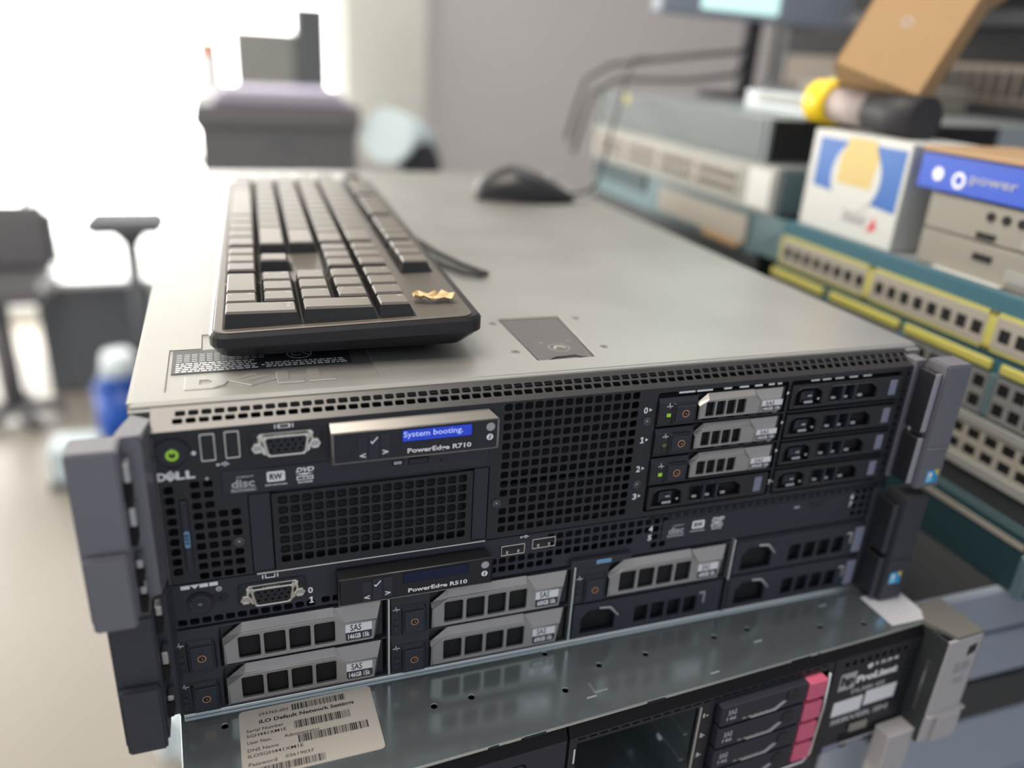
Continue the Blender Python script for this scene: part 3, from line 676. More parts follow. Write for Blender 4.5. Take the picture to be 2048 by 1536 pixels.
# =================================================================== LOWER SERVER (slightly skewed)
HA=R(3.4)
L = Thing('rack_server','lowest rack server, bare steel top with printed silver label and magenta drive latches','server',(10,-69,-167),rotz=HA,local=True)
D=87.0    # height; local frame: x right, y back, z up from the base
g=G('plate')
holes=[]
def hpos(X_,Y_):   # world (mm, on the top plate) to local
    dx,dy=X_-10,Y_+69; return (dx*math.cos(HA)+dy*math.sin(HA), -dx*math.sin(HA)+dy*math.cos(HA))
for X_,Y_ in ((27,-12),(130.6,-27.4),(151.3,-26.6),(202,-35.6),(201.5,-6),(228,-22.9),(258.3,-21.9),(305.9,-19.7),(329.7,-18.7),(376.5,-28.9),(405.9,-33.9)):
    a,b=hpos(X_,Y_); holes.append(circ(a,b,1.75,16))
g.plate(TP(D),rr(0,446,0,640,.8),holes,t=1.2,b=.2)
g.box(0,1.2,2,640,0,D-.6); g.box(444.8,446,2,640,0,D-.6); g.box(0,446,60,640,0,1.2); g.box(0,446,638.5,640,0,D)
L.part('chassis', g)
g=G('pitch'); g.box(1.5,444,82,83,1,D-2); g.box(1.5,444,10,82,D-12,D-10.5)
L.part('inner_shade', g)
# formed dimples and slits on the plate
g=G('edge')
for X_,Y_ in ((330,-30),(392,-12),(214,-44),(290,-46)):
    a,b=hpos(X_,Y_); g.box(a-3,a+3,b-.5,b+.5,D,D+.5,b=.2)
a,b=hpos(221,-41); g.box(a-4,a+4,b-.4,b+.4,D,D+.4); g.box(a-4.3,a-3.7,b,b+7,D,D+.4)
for a0,a1 in ((0,140),(146,158),(172,186),(186,232),(244,330),(345,350),(352,446)): g.box(a0,a1,-.5,.3,D-1.1,D-.1)
L.part('plate_edge', g, label='bright edge of the steel top plate')
# printed label
lb=G('beigelabel'); c0=hpos(36,-41.1-.0); LX=Matrix.Translation((25.6,19,D+.12))@Matrix.Rotation(-HA+R(1.0),4,'Z')
LX=LX@Matrix.Translation((0,0,0))
lb.plate(LX,rr(0,67,0,43.5,2.2,4),t=.12)
lb.m('ink')
def T_(s_,x0,x1,y0,y1,b=.1): lb.text(LX,s_,x0,x1,y0,y1,bold=b,t=.06)
T_('293765-001',9.5,24,38.2,40.2); T_('iLO Default Network Settings',9.5,57,32.4,35.6,.3)
T_('Serial Number',3,21,28.6,30.6); T_('SGH441XM1E',3,22,25.2,27.2)
T_('User Name',3,16,20.9,22.9); T_('Administrator',20.5,38,20.6,22.6)
T_('DNS Name',3,17.5,16.2,18.2); T_('ILOSGH441XM1E',3,29,12.6,14.6)
T_('Password',3,16,7.4,9.6); T_('03619037',20,33.5,8,10)
rb=random.Random(11)
def bars(x0,x1,y0,y1):
    x=x0
    while x<x1:
        w=rb.choice((.25,.25,.5,.75)); lb.add([(x,y0,.06),(x+w,y0,.06),(x+w,y1,.06),(x,y1,.06)],[(0,1,2,3)],LX); x+=w+rb.choice((.25,.3,.5))
bars(26,53,37.4,41.6); bars(26,54,25,30); bars(27,62,15.5,20.4); bars(4,38,1.6,6)
lb.m('beigelabel').plate(LX@Matrix.Translation((0,0,.07)),[(15,19.6),(18.6,20.4),(19.4,23.2),(16.6,24.2),(14.2,22)],t=.04)
L.part('printed_label', lb, label='satin silver label with bar codes and black print')
g=G('sticker'); QX=Matrix.Translation((413.5,3.8,D+.12))@Matrix.Rotation(-HA,4,'Z'); g.plate(QX,rr(0,31,0,29,.5),t=.12); L.part('blank_sticker', g, label='white square sticker')
# face: flange, left bezel blank, open bay, drives, info panel
yF=-3.0
fl=G('flange'); fl.loft([[(0,0,D-1.2),(183.6,0,D-1.2),(183.6,3,D-1.2),(0,3,D-1.2)],[(0,-3,D-8),(183.6,-3,D-8),(183.6,2,D-8),(0,2,D-8)]])
fl.loft([[(185,0,D-1.2),(436,0,D-1.2),(436,3,D-1.2),(185,3,D-1.2)],[(185,-3,D-8),(436,-3,D-8),(436,2,D-8),(185,2,D-8)]])
fl.m('pitch').box(142,150,-.6,.2,D-2.2,D-1.0); fl.box(160,172,-.6,.2,D-2.2,D-1.0); fl.box(232,243,-.6,.2,D-2.2,D-1.0)
L.part('front_flange', fl)
bz=G('navy'); FX=FR(yF)
bz.plate(FX,rr(2,183.6,0,D-8,.8),[rr(24,161,14,D-16,2.5,4)],t=3,b=.3)
bz.m('pitch').box(22,164,-1.5,-.5,10,D-12); bz.m('navy').plate(FR(yF+.2),rr(25.2,159.8,15,D-17,2,4),t=1.4,b=.3)
L.part('blank_bezel', bz)
dr=G('black'); HS=[rr(189.5,266,6,D-12.6,.6)]
for i in range(26): HS.append(rr(190+i*6.55,194.6+i*6.55,D-10.6,D-9.4,.2))
HS.append(rr(277,360,6,D-13.6,1)) 
dr.plate(FX,rr(185.2,364,0,D-8,.6),HS,t=1.6,b=.15)
dr.m('pitch').box(276,362,-.6,0,2,D-10)
dr.m('white')
for i in range(4): dr.box(188.0,188.8,yF-.25,yF,16+i*15,26+i*15)
for i,zz in enumerate((67,52,37,22)):
    dr.text(FX,str(i+1)+'-',270,273.5,zz-1.5,zz+1.5,bold=.3); dr.text(FX,str(i+1),361,363,zz-1,zz+2,bold=.3)
dr.m('edge').box(266.4,267.6,yF-.8,yF+.2,8,D-12.5)
L.part('drive_frame', dr)
bay=G('plate'); bay.box(189,190,0,80,4,D-12); bay.box(266,267,0,80,4,D-12); bay.box(189,267,0,80,3,4); bay.m('innerdark').box(189,267,78,79,4,D-12)
bay.m('white')
for i in range(3):
    for q in (26,52): bay.cyl((266.0,q,24+i*20),(-1,0,0),2.2,1.0,n=14)
bay.m('edge')
for i in range(3): bay.box(264.8,266,4,70,33+i*20-6,33.8+i*20-6)
L.part('empty_bay', bay, label='empty drive bay lined with bare steel')
for i in range(4):
    z0=D-31.6-i*16.6+4; 
    if i==3: z0=D-31.6-3*16.6+4
    g=G('navy'); g.box(279,340.5,yF-5,0,z0,z0+14.6,b=.7)
    g.m('grey').prism([(300,z0+1.2),(318,z0+1.2),(325,z0+6),(322.6,z0+6.6),(316,z0+2.4),(300,z0+2.4)],yF-5.6,yF-4.9)
    g.m('bezel').cyl((329,yF-5.6,z0+9),'y',4.2,.8,n=22)
    g.m('port')
    for q in range(6): g.box(294+q*4,296.6+q*4,yF-5.4,yF-4.9,z0+2.2,z0+3.0)
    g.m('grey').text(FR(yF-5.1),'SAS',283,289,z0+8,z0+12,bold=.3); g.text(FR(yF-5.1),'146',282.6,289.4,z0+4,z0+7,bold=.3)
    o=L.part('drive_carrier', g)
    g=G('pink'); g.box(341,354.5,yF-6,0,z0+.6,z0+14.2,b=.8); L.part('release_latch', g, parent=o, label='magenta release latch')
g=G('edge'); g.tube([(359,yF-2,D-14),(359.6,yF-3,D-40),(358.4,yF-3,10),(352,yF-4,6),(300,yF-4,4.5)],.9,8); L.part('wire_bail', g)
ip=G('black'); HS=[]
for i in range(9): HS.append(rr(373+i*6,376+i*6,D-16,D-12.5,.5))
for i in range(3): 
    for k in range(9): HS.append(rr(427+i*3.2,429+i*3.2,D-60+k*5,D-57.6+k*5,.4))
ip.plate(FX,rr(365,436,0,D-8,.6),HS,t=1.6,b=.15); ip.m('pitch').box(365.5,435,0,1,1,D-9)
L.part('info_panel', ip)
pr=G('labelw'); 
pr.m('grey').plate(FR(yF-.1),rr(372,385,D-35,D-21.5,.3),t=.1); pr.m('ink').text(FR(yF-.2),'hp',373,384,D-33,D-23.5,bold=.5)
pr.m('labelw').text(FR(yF-.1),'ProLiant',386,420,D-32,D-26,bold=.7); pr.text(FR(yF-.1),'01234',392,418,D-21,D-18.4,bold=.3)
pr.plate(FR(yF-.1),circ(395,D-20.5,2.1,14),t=.1)
pr.m('grey').text(FR(yF-.1),'DL380 G5',384,412,D-40,D-36.4,bold=.5)
pr.m('labelw').plate(FR(yF-.1),[(372,D-56),(396,D-56),(396,D-44),(372,D-44)],t=.1); pr.plate(FR(yF-.1),[(398,D-54),(424,D-54),(424,D-42),(398,D-42)],t=.1)
pr.m('grey').text(FR(yF-.1),'SERVER SN',373,421,D-63,D-58.6,bold=.5)
L.part('printed_plate', pr)
g=G('beige'); g.box(390,405,yF-2,yF,D-73,D-66.5,b=.8); g.m('pitch').box(384,414,yF-.5,yF+.1,D-78,D-75); g.m('steel').box(384,414,yF-2.4,yF,D-81,D-79,b=.3)
L.part('release_tab', g)
for q in (372,392):
    g=G('lav'); g.plate(FR(yF-.8),rr(q,q+14,1,6.5,.5),t=.8); L.part('usb_socket', g)
er=G('silverlight')
er.box(437,467,-20,-18,4,D-1,b=.4); er.box(465.2,467,-20,14,D-60,D-1,b=.4)
er.m('olive').prism([(436,-1),(444,-19.5),(466,-19.5),(466,14),(448,14)],D-1.6,D+1.2,'xy')
er.m('darkmetal').box(436.5,438.5,-19,3,4,D-1.6)
er.m('steel').box(435.4,436.6,-12,-10.4,D-62,D-22)
o=L.part('mounting_ear', er, label='pale grey ear with printed marks')
g=G('silverlight'); g.box(437,470,-22,-17.5,D-62.5,D-60,b=.4); g.box(446,466,-23,-19.5,D-82,D-62,b=.5); g.box(414,437,-16,-4,-26,D-74,b=.8)
L.part('thumb_latch', g, parent=o)
g=G('ink'); g.plate(FR(-20.2),[(456,D-16),(463,D-14),(463,D-7),(456,D-8.5)],t=.1); g.m('grey').text(FR(-20.2),'DL380',449,462,D-29,D-20,bold=.3); g.text(FR(-20.2),'G5',451,461,D-38,D-33,bold=.3)
L.part('ear_print', g, parent=o)

# =================================================================== KEYBOARD
K = Thing('computer_keyboard','worn dark grey computer keyboard lying lengthwise on the server lid','keyboard',(34.4,49.5,86.4),rotz=R(-1.9),local=True)
W_,LN=138,446
def kh(x): return 18.6+x/W_*4.6
def krect(i0,i1,j0,j1,zf,r,n=5):
    out=[]
    x0,x1,y0,y1=i0,W_-i1,j0,LN-j1
    for cx,cy,a in ((x1-r,y0+r,-90),(x1-r,y1-r,0),(x0+r,y1-r,90),(x0+r,y0+r,180)):
        for i in range(n+1):
            t=R(a+90*i/n); px=cx+r*math.cos(t); py=cy+r*math.sin(t); out.append((px,py,zf(px)))
    return out
sh=G('kbdbody')
sh.loft([krect(12,24,20,14,lambda x:1.0,5),krect(4,9,6,5,lambda x:kh(x)*.28,7),krect(0,0,0,0,lambda x:kh(x)*.62,9),krect(0,0,0,0,lambda x:kh(x)-2.4,9),krect(1.6,1.6,1.6,1.6,lambda x:kh(x)-.6,8)])
ko=K.part('shell', sh)
sh=G('kbd'); sh.loft([krect(2.2,2.2+3,2.2,2.2,lambda x:kh(x)-1,7),krect(2.2,2.2+3,2.2,2.2,lambda x:kh(x)-.1,7),krect(2.7,2.7+3,2.7,2.7,lambda x:kh(x)+.2,7)])
K.part('top_panel', sh)
u=19.05; kx0=7.0; ky0=7.5
well=G('pitch')
def wl(a0,a1,b0,b1): well.add([(kx0+a0*u-.6,ky0+b0*u-.6,kh(kx0+a0*u)+.45),(kx0+a1*u+.6,ky0+b0*u-.6,kh(kx0+a1*u)+.45),(kx0+a1*u+.6,ky0+b1*u+.6,kh(kx0+a1*u)+.45),(kx0+a0*u-.6,ky0+b1*u+.6,kh(kx0+a0*u)+.45)],[(0,1,2,3)])
FRW=5.36
wl(0,5,0,4); wl(0,1,4.25,7.25); wl(1,2,5.25,6.25); wl(3,5,4.25,7.25); wl(FRW,FRW+1,4.25,7.25); wl(0,5,7.5,22.5)
wl(FRW,FRW+1,7.5,11.5); wl(FRW,FRW+1,12,16); wl(FRW,FRW+1,16.5,20.5); wl(FRW,FRW+1,21.5,22.5)
K.part('key_wells', well)
def key(a0,aw,b0,bw,leg=None,leg2=None):
    x0=kx0+a0*u+.45; x1=kx0+(a0+aw)*u-.45; y0=ky0+b0*u+.45; y1=ky0+(b0+bw)*u-.45
    zb=lambda x:kh(x)+.3; zt=lambda x:kh((x0+x1)/2)+7.6+(x-(x0+x1)/2)*.0
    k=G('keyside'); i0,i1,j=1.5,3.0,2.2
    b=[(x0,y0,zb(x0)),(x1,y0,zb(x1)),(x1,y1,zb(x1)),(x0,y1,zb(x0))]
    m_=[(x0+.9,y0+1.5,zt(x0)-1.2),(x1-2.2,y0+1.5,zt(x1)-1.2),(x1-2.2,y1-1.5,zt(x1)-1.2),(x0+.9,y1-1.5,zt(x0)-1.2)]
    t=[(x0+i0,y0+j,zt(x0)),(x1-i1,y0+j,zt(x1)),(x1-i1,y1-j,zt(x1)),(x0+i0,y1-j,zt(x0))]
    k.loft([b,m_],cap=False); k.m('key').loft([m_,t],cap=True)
    if leg:
        KX=Matrix(((0,1,0,0),(-1,0,0,0),(0,0,1,0),(0,0,0,1)))
        cx=(y0+y1)/2
        zz=zt(x0)+.03
        xx=Matrix.Translation((0,0,zz))@KX
        w=1.7*len(leg)
        k.m('legend').text(xx,leg,-(y1-j-1.2),-(y1-j-1.2-w),x1-i1-3.8,x1-i1-1.2,bold=.1,t=0)
        if leg2: k.text(xx,leg2,-(y1-j-1.2),-(y1-j-1.2-1.2*len(leg2)),x0+i0+1,x0+i0+2.6,bold=.1,t=0)
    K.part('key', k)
key(0,2,0,1,'Enter'); key(0,1,1,1,'.','Del'); key(0,1,2,2,'0','Ins')
for q,(a,b) in enumerate((('3','PgDn'),('2',None),('1','End'))): key(1,1,1+q,1,a,b)
key(2,2,0,1,'+')
for q,a in enumerate('654'): key(2,1,1+q,1,a)
for q,(a,b) in enumerate((('9','PgUp'),('8',None),('7','Home'))): key(3,1,1+q,1,a,b)
for q,a in enumerate(('-','*','/','Num')): key(4,1,q,1,a)
for q in range(3): key(0,1,4.25+q,1); key(3,1,4.25+q,1); key(4,1,4.25+q,1); key(FRW,1,4.25+q,1)
key(1,1,5.25,1)
for row,ws in enumerate(([1.25]*4+[6.25]+[1.25]*3, [2.75]+[1]*10+[2.25], [2.25]+[1]*11+[1.75], [1.5]+[1]*12+[1.5], [2]+[1]*13)):
    y=7.5
    for w in ws: key(row,1,y,w); y+=w
for y in [7.5+i for i in range(4)]+[12+i for i in range(4)]+[16.5+i for i in range(4)]+[21.5]: key(FRW,1,y,1)
# its cable, looping out on the far long side
cb=G('cable')
pts=[]
for i in range(40):
    t=i/39
    pts.append((139+30*math.sin(t*math.pi)*1.0+6*t, 250-130*t+40*math.sin(t*3), 3.0))
cb.tube([(128,330,8),(139,322,6),(146,300,3.4),(152,260,3),(160,215,3),(170,180,3),(178,162,3),(182,152,3.2),(176,150,3),(166,158,3),(156,178,3),(148,205,3),(142,232,3)],1.9,8)
K.part('cable', cb)
# crumpled scrap of paper on the keyboard
pp=G('paper'); rnd=random.Random(5); nx,ny=9,7; vs=[];fs=[]
for j in range(ny):
    for i in range(nx):
        vs.append((i/(nx-1)*22-11+rnd.uniform(-1,1), j/(ny-1)*12*(.75+.25*math.sin(i*1.3))-6+rnd.uniform(-.8,.8), abs(rnd.gauss(.8,.9))+.25+ (1.2 if j in(0,ny-1) else 0)+(1.0 if i in (0,nx-1) else 0)))
for j in range(ny-1):
    for i in range(nx-1): fs.append((j*nx+i,j*nx+i+1,(j+1)*nx+i+1,(j+1)*nx+i))
pp.add(vs,fs)
pp.add([(v[0],v[1],v[2]-.18) for v in vs],[f[::-1] for f in fs])
single('paper_scrap',pp,'torn crumpled yellowish paper scrap stuck on the corner of the keyboard','paper',(34.4+118,49.5+27,86.4+24.0),rotz=R(-8),local=True)

# =================================================================== MOUSE
Ms = Thing('computer_mouse','black computer mouse resting on the server lid behind the keyboard','mouse',(360,500,86.4),rotz=R(-14),local=True)
def mouse_ring(t,n=20):
    x=-54+108*t
    w=31*math.sin(math.pi*min(1,max(0,.06+t*.9)))**.42; h=36*(math.sin(math.pi*(.08+.84*t)**.8))**.8*(.55+.45*(1-abs(t-.35)))
    return [(x,w*math.cos(2*math.pi*i/n),max(0,h*.28+h*.72*math.sin(2*math.pi*i/n))) for i in range(n)]
b=G('mouse'); b.loft([mouse_ring(t/14) for t in range(15)],smooth=True); bo=Ms.part('body', b)
g=G('grey'); g.cyl((30,-3.5,24),'y',5,7,n=20); Ms.part('scroll_wheel', g)
g=G('cable'); g.tube([(54,0,8),(66,4,8),(84,30,14),(98,70,30),(112,110,58),(130,160,92),(152,230,124),(184,330,148),(240,420,150)],2.0,8); Ms.part('cable', g, label='thin cable climbing to the shelf')

# =================================================================== SWITCH STACKS (fronts look towards -X)
XF=560
def sw_body(T, Y0,Y1,Z0,Z1,depth,m,xf=XF):
    g=G(m); g.box(xf+1,xf+depth,Y0,Y1,Z0,Z1,b=.8); return T.part('housing', g)
def panel(T, name, Y0,Y1,Z0,Z1,m,holes=(),xf=XF,t=2,back=True,label=None):
    g=G(m); g.plate(LF(xf),[(-Y1,Z0),(-Y0,Z0),(-Y0,Z1),(-Y1,Z1)],[[(-h[1],h[2]),(-h[0],h[2]),(-h[0],h[3]),(-h[1],h[3])] for h in holes],t=t,b=.15)
    if back and holes: g.m('pitch').box(xf+.9,xf+1.2,Y0+1,Y1-1,Z0+1,Z1-1)
    return T.part(name, g, label=label)
# near stack, from the top
A = Thing('network_switch','teal network switch with one row of beige ports, topmost of the near switch stack','network switch',(660,80,57))
g=G('greymetal'); g.box(XF+2,XF+240,-140,300,57.3,101.5,b=.8); A.part('housing', g, label='grey metal housing')
g=G('teal'); g.box(XF-4,XF+2,-140,304,57.3,101.8,b=.8); A.part('front_bezel', g, label='teal front bezel')
for k,(ya,yb) in enumerate(((61.5,175.5),(183,297),(-60,54))):
    yc=[ya+7+i*14.0 for i in range(8)]
    panel(A,'port_block',ya,yb,63,86,'port',[(c-4.6,c+4.6,68.5,78.5) for c in yc],xf=XF-6.5,t=3)
    g=G('yellow')
    for a,b,c,d in ((ya-3,yb+3,60.6,63),(ya-3,yb+3,86,88.4),(yb,yb+3.6,60.6,88.4),(ya-3.6,ya,60.6,88.4)): g.box(XF-6,XF-4,a,b,c,d)
    A.part('port_frame', g, label='yellow frame round a port block')
g=G('tealpale'); g.box(XF-2,XF+2,304,348,60,100,b=.6); g.cyl((XF-3,325,82),'x',7,3,n=18); A.part('mounting_bracket', g, label='pale teal mounting bracket')
B_ = Thing('network_switch','teal switch with long yellow label bars over double port rows, second in near stack','network switch',(660,80,12))
g=G('greymetal'); g.box(XF+2,XF+240,-140,304,12.3,56.8,b=.8); B_.part('housing', g)
g=G('teal'); g.box(XF-4,XF+2,-140,306,12.3,56.8,b=.6); B_.part('front_bezel', g)
for ya,yb in ((230,308),(137,222),(48,132),(-40,41)):
    g=G('yellow'); g.box(XF-7,XF-4,ya,yb,47.6,55.2,b=1.2); B_.part('label_bar', g, label='yellow label bar')
    n=6; w=(yb-ya)/n; hs=[]
    for i in range(n):
        for zz in (17,32): hs.append((ya+w*i+2.2,ya+w*(i+1)-2.2,zz,zz+9.5))
    panel(B_,'port_block',ya,yb,14,45.5,'portgrey',hs,xf=XF-5.5,t=3)
for yc in (226,134.5,44.5):
    g=G('tealpale'); g.box(XF-6,XF-4,yc-3,yc+3,14,46,b=.5); B_.part('divider', g)
C_ = Thing('network_switch','pale grey switch with double rows of beige ports, third in near stack','network switch',(660,80,-32))
g=G('greymetal'); g.box(XF+2,XF+240,-140,304,-31.8,11.8,b=.8); C_.part('housing', g)
g=G('palefront'); g.box(XF-5,XF+2,-140,306,3.5,11.5,b=.8); g.box(XF-5,XF+2,-140,306,-31.5,-22.5,b=.8); g.box(XF-2,XF+2,-140,306,-23,4); C_.part('front_bezel', g)
for ya in (-120,-20,80,180):
    hs=[]
    for i in range(6):
        for zz in (-20,-7): hs.append((ya+2+i*15,ya+12.5+i*15,zz,zz+8))
    panel(C_,'port_block',ya,ya+92,-22,3,'port',hs,xf=XF-4,t=2)
D_ = Thing('network_switch','plain dark grey device under the pale switch in near stack','network switch',(660,80,-52))
g=G('darkmetal'); g.box(XF-2,XF+240,-140,300,-51.5,-32.2,b=.8); g.m('tealpale').box(XF-3,XF-2,-140,290,-51.5,-49); D_.part('housing', g)
E_ = Thing('network_switch','dark teal switch with a beige stripe and pale blue handle at stack bottom','network switch',(660,80,-97))
g=G('tealdark'); g.box(XF-6,XF+240,-20,300,-96.8,-51.8,b=.8); g.box(XF-3,XF+240,-140,-20,-96.8,-51.8,b=.8); E_.part('housing', g)
g=G('port'); g.box(XF-7,XF-5.8,-18,296,-62.5,-58.5); E_.part('front_stripe', g)
g=G('boxbluelight'); g=G('tealpale'); g.box(XF-12,XF-5.5,-30,-20.5,-96,-62,b=1.5); E_.part('handle', g, label='pale blue side handle')
# far stack
F_ = Thing('network_switch','grey metal switch, topmost of the far switch stack under the monitor','network switch',(780,540,147))
g=G('greymetal'); g.box(XF,XF+430,358,758,147.4,190,b=.8); F_.part('housing', g)
g=G('midgrey'); g.box(XF-2,XF,362,758,149,189,b=.4); F_.part('front_bezel', g)
g=G('pitch'); g.box(XF+5,XF+300,356.6,357.8,149,188.6); F_.part('dark_gap_plate', g, label='black plate for the dark gap beside the carton')  # black plate over the housing side stands in for the dark gap
g=G('yellow'); g.cyl((XF-1.2,668,186),(-1,0,0),7,1.2,n=16); F_.part('round_sticker', g, label='round pale yellow sticker')
G_ = Thing('network_switch','pale switch with a light front in the far stack, under the grey switch','network switch',(780,540,99))
g=G('greymetal'); g.box(XF+2,XF+430,328,758,99.4,146.8,b=.8); G_.part('housing', g)
g=G('palefront'); g.box(XF-3,XF+2,328,758,99.6,146.6,b=.8); G_.part('front_bezel', g)
hs=[]
for k in range(4):
    for i in range(8):
        for zz in (112,124): hs.append((395+k*88+i*9.6,395+k*88+i*9.6+6.8,zz,zz+7))
panel(G_,'port_block',390,748,109,136,'port',hs,xf=XF-4.5,t=1.6)
g=G('tealpale'); g.box(XF+6,XF+200,326.8,328.2,103,143); G_.part('side_plate', g)
g=G('boxwhite'); g.box(XF-5,XF-3,334,372,104,142,b=.4); G_.part('white_tag', g)
H2 = Thing('network_switch','teal and beige switch low in the far stack, half hidden behind the lid','network switch',(780,540,54))
g=G('tealpale'); g.box(XF+4,XF+430,350,758,54.4,98.8,b=.8); H2.part('housing', g)
g=G('port'); g.box(XF+1,XF+4,370,560,62,92,b=.5); g.m('tealdark').box(XF+1,XF+4,600,756,76,98); g.m('cardin').box(XF+.5,XF+4,380,450,56,64); H2.part('front_bezel', g)
I2 = Thing('network_switch','dark switch at the base of the far stack behind the server lid','network switch',(780,540,-97))
g=G('darkmetal'); g.box(XF+4,XF+430,345,758,-96.8,54.0,b=.8); I2.part('housing', g)

# =================================================================== THINGS ON THE NEAR STACK
def carton(name,label,cat,base,size,m,rot=(0,0,0)):
    t=Thing(name,label,cat,base,rot=rot,local=True); return t
bx=Thing('product_box','white and blue printed carton standing on the teal switch','box',(563,175,102),rot=(0,0,R(0)),local=True)
g=G('boxwhite'); g.box(0,70,0,118,0,86,b=.8); bo=bx.part('carton', g)
g=G('boxblue'); LX_=LF(-.3)
g.plate(LX_,[(-108,38),(-4,30),(-4,80),(-108,80)],t=.3)
g.m('boxwhite').plate(LF(-.5),circ(-56,52,30,28),t=.2)
g.m('boxyellow').plate(LF(-.6),[(-78,44),(-36,44),(-32,70),(-40,84),(-70,84),(-78,66)],t=.2)
g.m('grey').text(LF(-.5),'Shield',-62,-34,14,24,bold=.3); g.m('red').plate(LF(-.5),[(-30,10),(-20,14),(-24,24)],t=.2)
bx.part('printed_front', g, parent=bo)
bx=Thing('product_box','royal blue carton lying on the beige devices at the right edge','box',(564,-40,158),local=True)
g=G('boxbluelight'); g.box(0,90,0,205,0,27,b=.8); bo=bx.part('carton', g)
g=G('white'); g.plate(LF(-.3),circ(-186,12,5,16),t=.2); g.plate(LF(-.3),circ(-166,10,6,16),[circ(-166,10,3.6,16)],t=.2); g.m('earlight').text(LF(-.3),'power',-156,-116,8,15,bold=.1); g.m('red').plate(LF(-.3),rr(-104,-92,3,14,1),t=.2)
bx.part('printed_front', g, parent=bo)
g=G('cardin'); g.box(-2,92,0,205,27.2,31,b=.8); g.m('red').box(-2.4,-1.8,88,106,24,30); bx.part('lid_flap', g, label='brown cardboard flap')
for i,(z0,z1,lab) in enumerate(((102,128.5,'beige flat device with slots, lower of the two on the teal switch'),(129,156.5,'beige flat device with four round holes, upper of two under the blue carton'))):
    t=Thing('media_converter',lab,'network device',(680,40,z0),group='beige flat devices')
    g=G('beige'); g.box(566,760,-60,150,z0+.2,z1,b=1.2); o=t.part('housing', g)
    g=G('pitch')
    if i==1:
        for q in range(4): g.cyl((564.8,92-q*13,148),'x',3.3,1.6,n=14)
        g.box(565,566.2,84,100,131.5,136)
        g.m('palefront').box(564.8,566,32,62,131,138,b=.4)
    else:
        g.box(565,566.2,82,98,116,121); g.m('palefront').box(564.8,566,38,68,107,116,b=.4); g.m('boxwhite').box(561,566,66,128,102.2,103.2,b=.2)
    t.part('front_openings', g, parent=o)
# yellow ended torch
ax=Vector((.06,-1,-.05)).normalized()
tr=Thing('hand_torch','short torch with bright yellow head and black grip lying on the printed carton','torch',(600,240,190))
c=Vector((592,334,210))
g=G('flash'); g.cyl(c+ax*24,ax,15.5,48,n=28); bo=tr.part('barrel', g, label='pinkish grey barrel')
g=G('brightyellow'); g.cyl(c,ax,19,26,r2=19,n=28); g.m('darkmetal').cyl(c-ax*.6,ax,13,1,n=24); tr.part('head', g, label='bright yellow ring head')
g=G('yellow'); g.box(-3,3,-64,0,15,20,b=1,X=Matrix.Translation(c+ax*0+Vector((6,0,2)))@Matrix.Rotation(R(12),4,'X')); tr.part('side_clip', g, label='yellow side clip')
g=G('darkcloth'); g.cyl(c+ax*70,ax,16,58,r2=19,n=28); tr.part('grip', g, label='thick black rubber grip')
# open cardboard box, tipped
cbx=Thing('cardboard_box','open brown cardboard box tipped on top of the switch stack','box',(559,282.5,243),rot=(R(-22.21),R(16.49),R(-56.72)),local=True)
g=G('card')
w,d_,h=78,48,96
g.box(0,w,0,d_,0,2); g.box(0,2,0,d_,0,h); g.box(w-2,w,0,d_,0,h); g.box(0,w,0,2,0,h); g.box(0,w,d_-2,d_,0,h)
g.m('cardin').box(2,w-2,2,d_-2,2,3)
bo=cbx.part('walls', g)
g=G('card'); g.box(0,w,0,34,0,1.6,X=Matrix.Translation((0,d_-1,h))@Matrix.Rotation(R(75),4,'X')); cbx.part('flap', g)
g=G('cardin'); g.box(0,26,0,d_,0,1.6,X=Matrix.Translation((w-2,0,h))@Matrix.Rotation(R(-60),4,'Y')); cbx.part('flap', g)
g=G('grey'); g.plate(FR(-.2),circ(36,52,4.5,16),[circ(36,52,3.2,16)],t=.2); cbx.part('printed_mark', g)
# thin white stick on the far stack
sd=Thing('network_device','thin grey device with a bright white front strip on the far stack','network device',(690,410,190.3))
g=G('greymetal'); g.box(602,760,352,468,190.3,213,b=1); sd.part('housing', g)
g=G('palefront'); g.box(598,602,362,440,202,209.5,b=1); sd.part('front_strip', g, label='white front strip')
# monitor on the far stack
mo=Thing('computer_monitor','computer monitor with cyan lit screen standing on the far switch stack','monitor',(770,700,191),rotz=R(14),local=True)
g=G('darkcloth'); g.cyl((0,20,0),'z',62,6,n=32); g.box(-12,12,8,24,5,110,b=3); mo.part('stand', g)
g=G('cabinet'); g.box(-190,190,0,22,100,330,b=3); g2=mo.part('frame', g)
g=G('monscreen'); g.plate(FR(-.3),rr(-122,28,109,322,1),t=.4); mo.part('screen', g, parent=g2, label='cyan lit screen')
# beige device at monitor foot
t=Thing('network_device','small cream coloured device lying beside the monitor stand','network device',(890,560,191))
g=G('beige'); g.box(800,960,500,640,190.2,222,b=3); g.m('orange').box(799,800.2,580,596,208,216); t.part('housing', g)
# cables running along the far stack
pc=Thing('power_cable','pair of grey cables arching over the far switch stack towards the monitor','cable',(560,760,100))
for i,(dx,dz) in enumerate(((0,0),(-12,18))):
    g=G('cable'); g.tube([(545+dx,800,100+dz),(545+dx,775,150+dz),(550+dx,762,186+dz),(572+dx,730,207+dz),(640+dx,660,212+dz*1.6),(705,650,222+dz*1.6),(745,690,240+dz)],3.0,8)
    pc.part('cable', g)
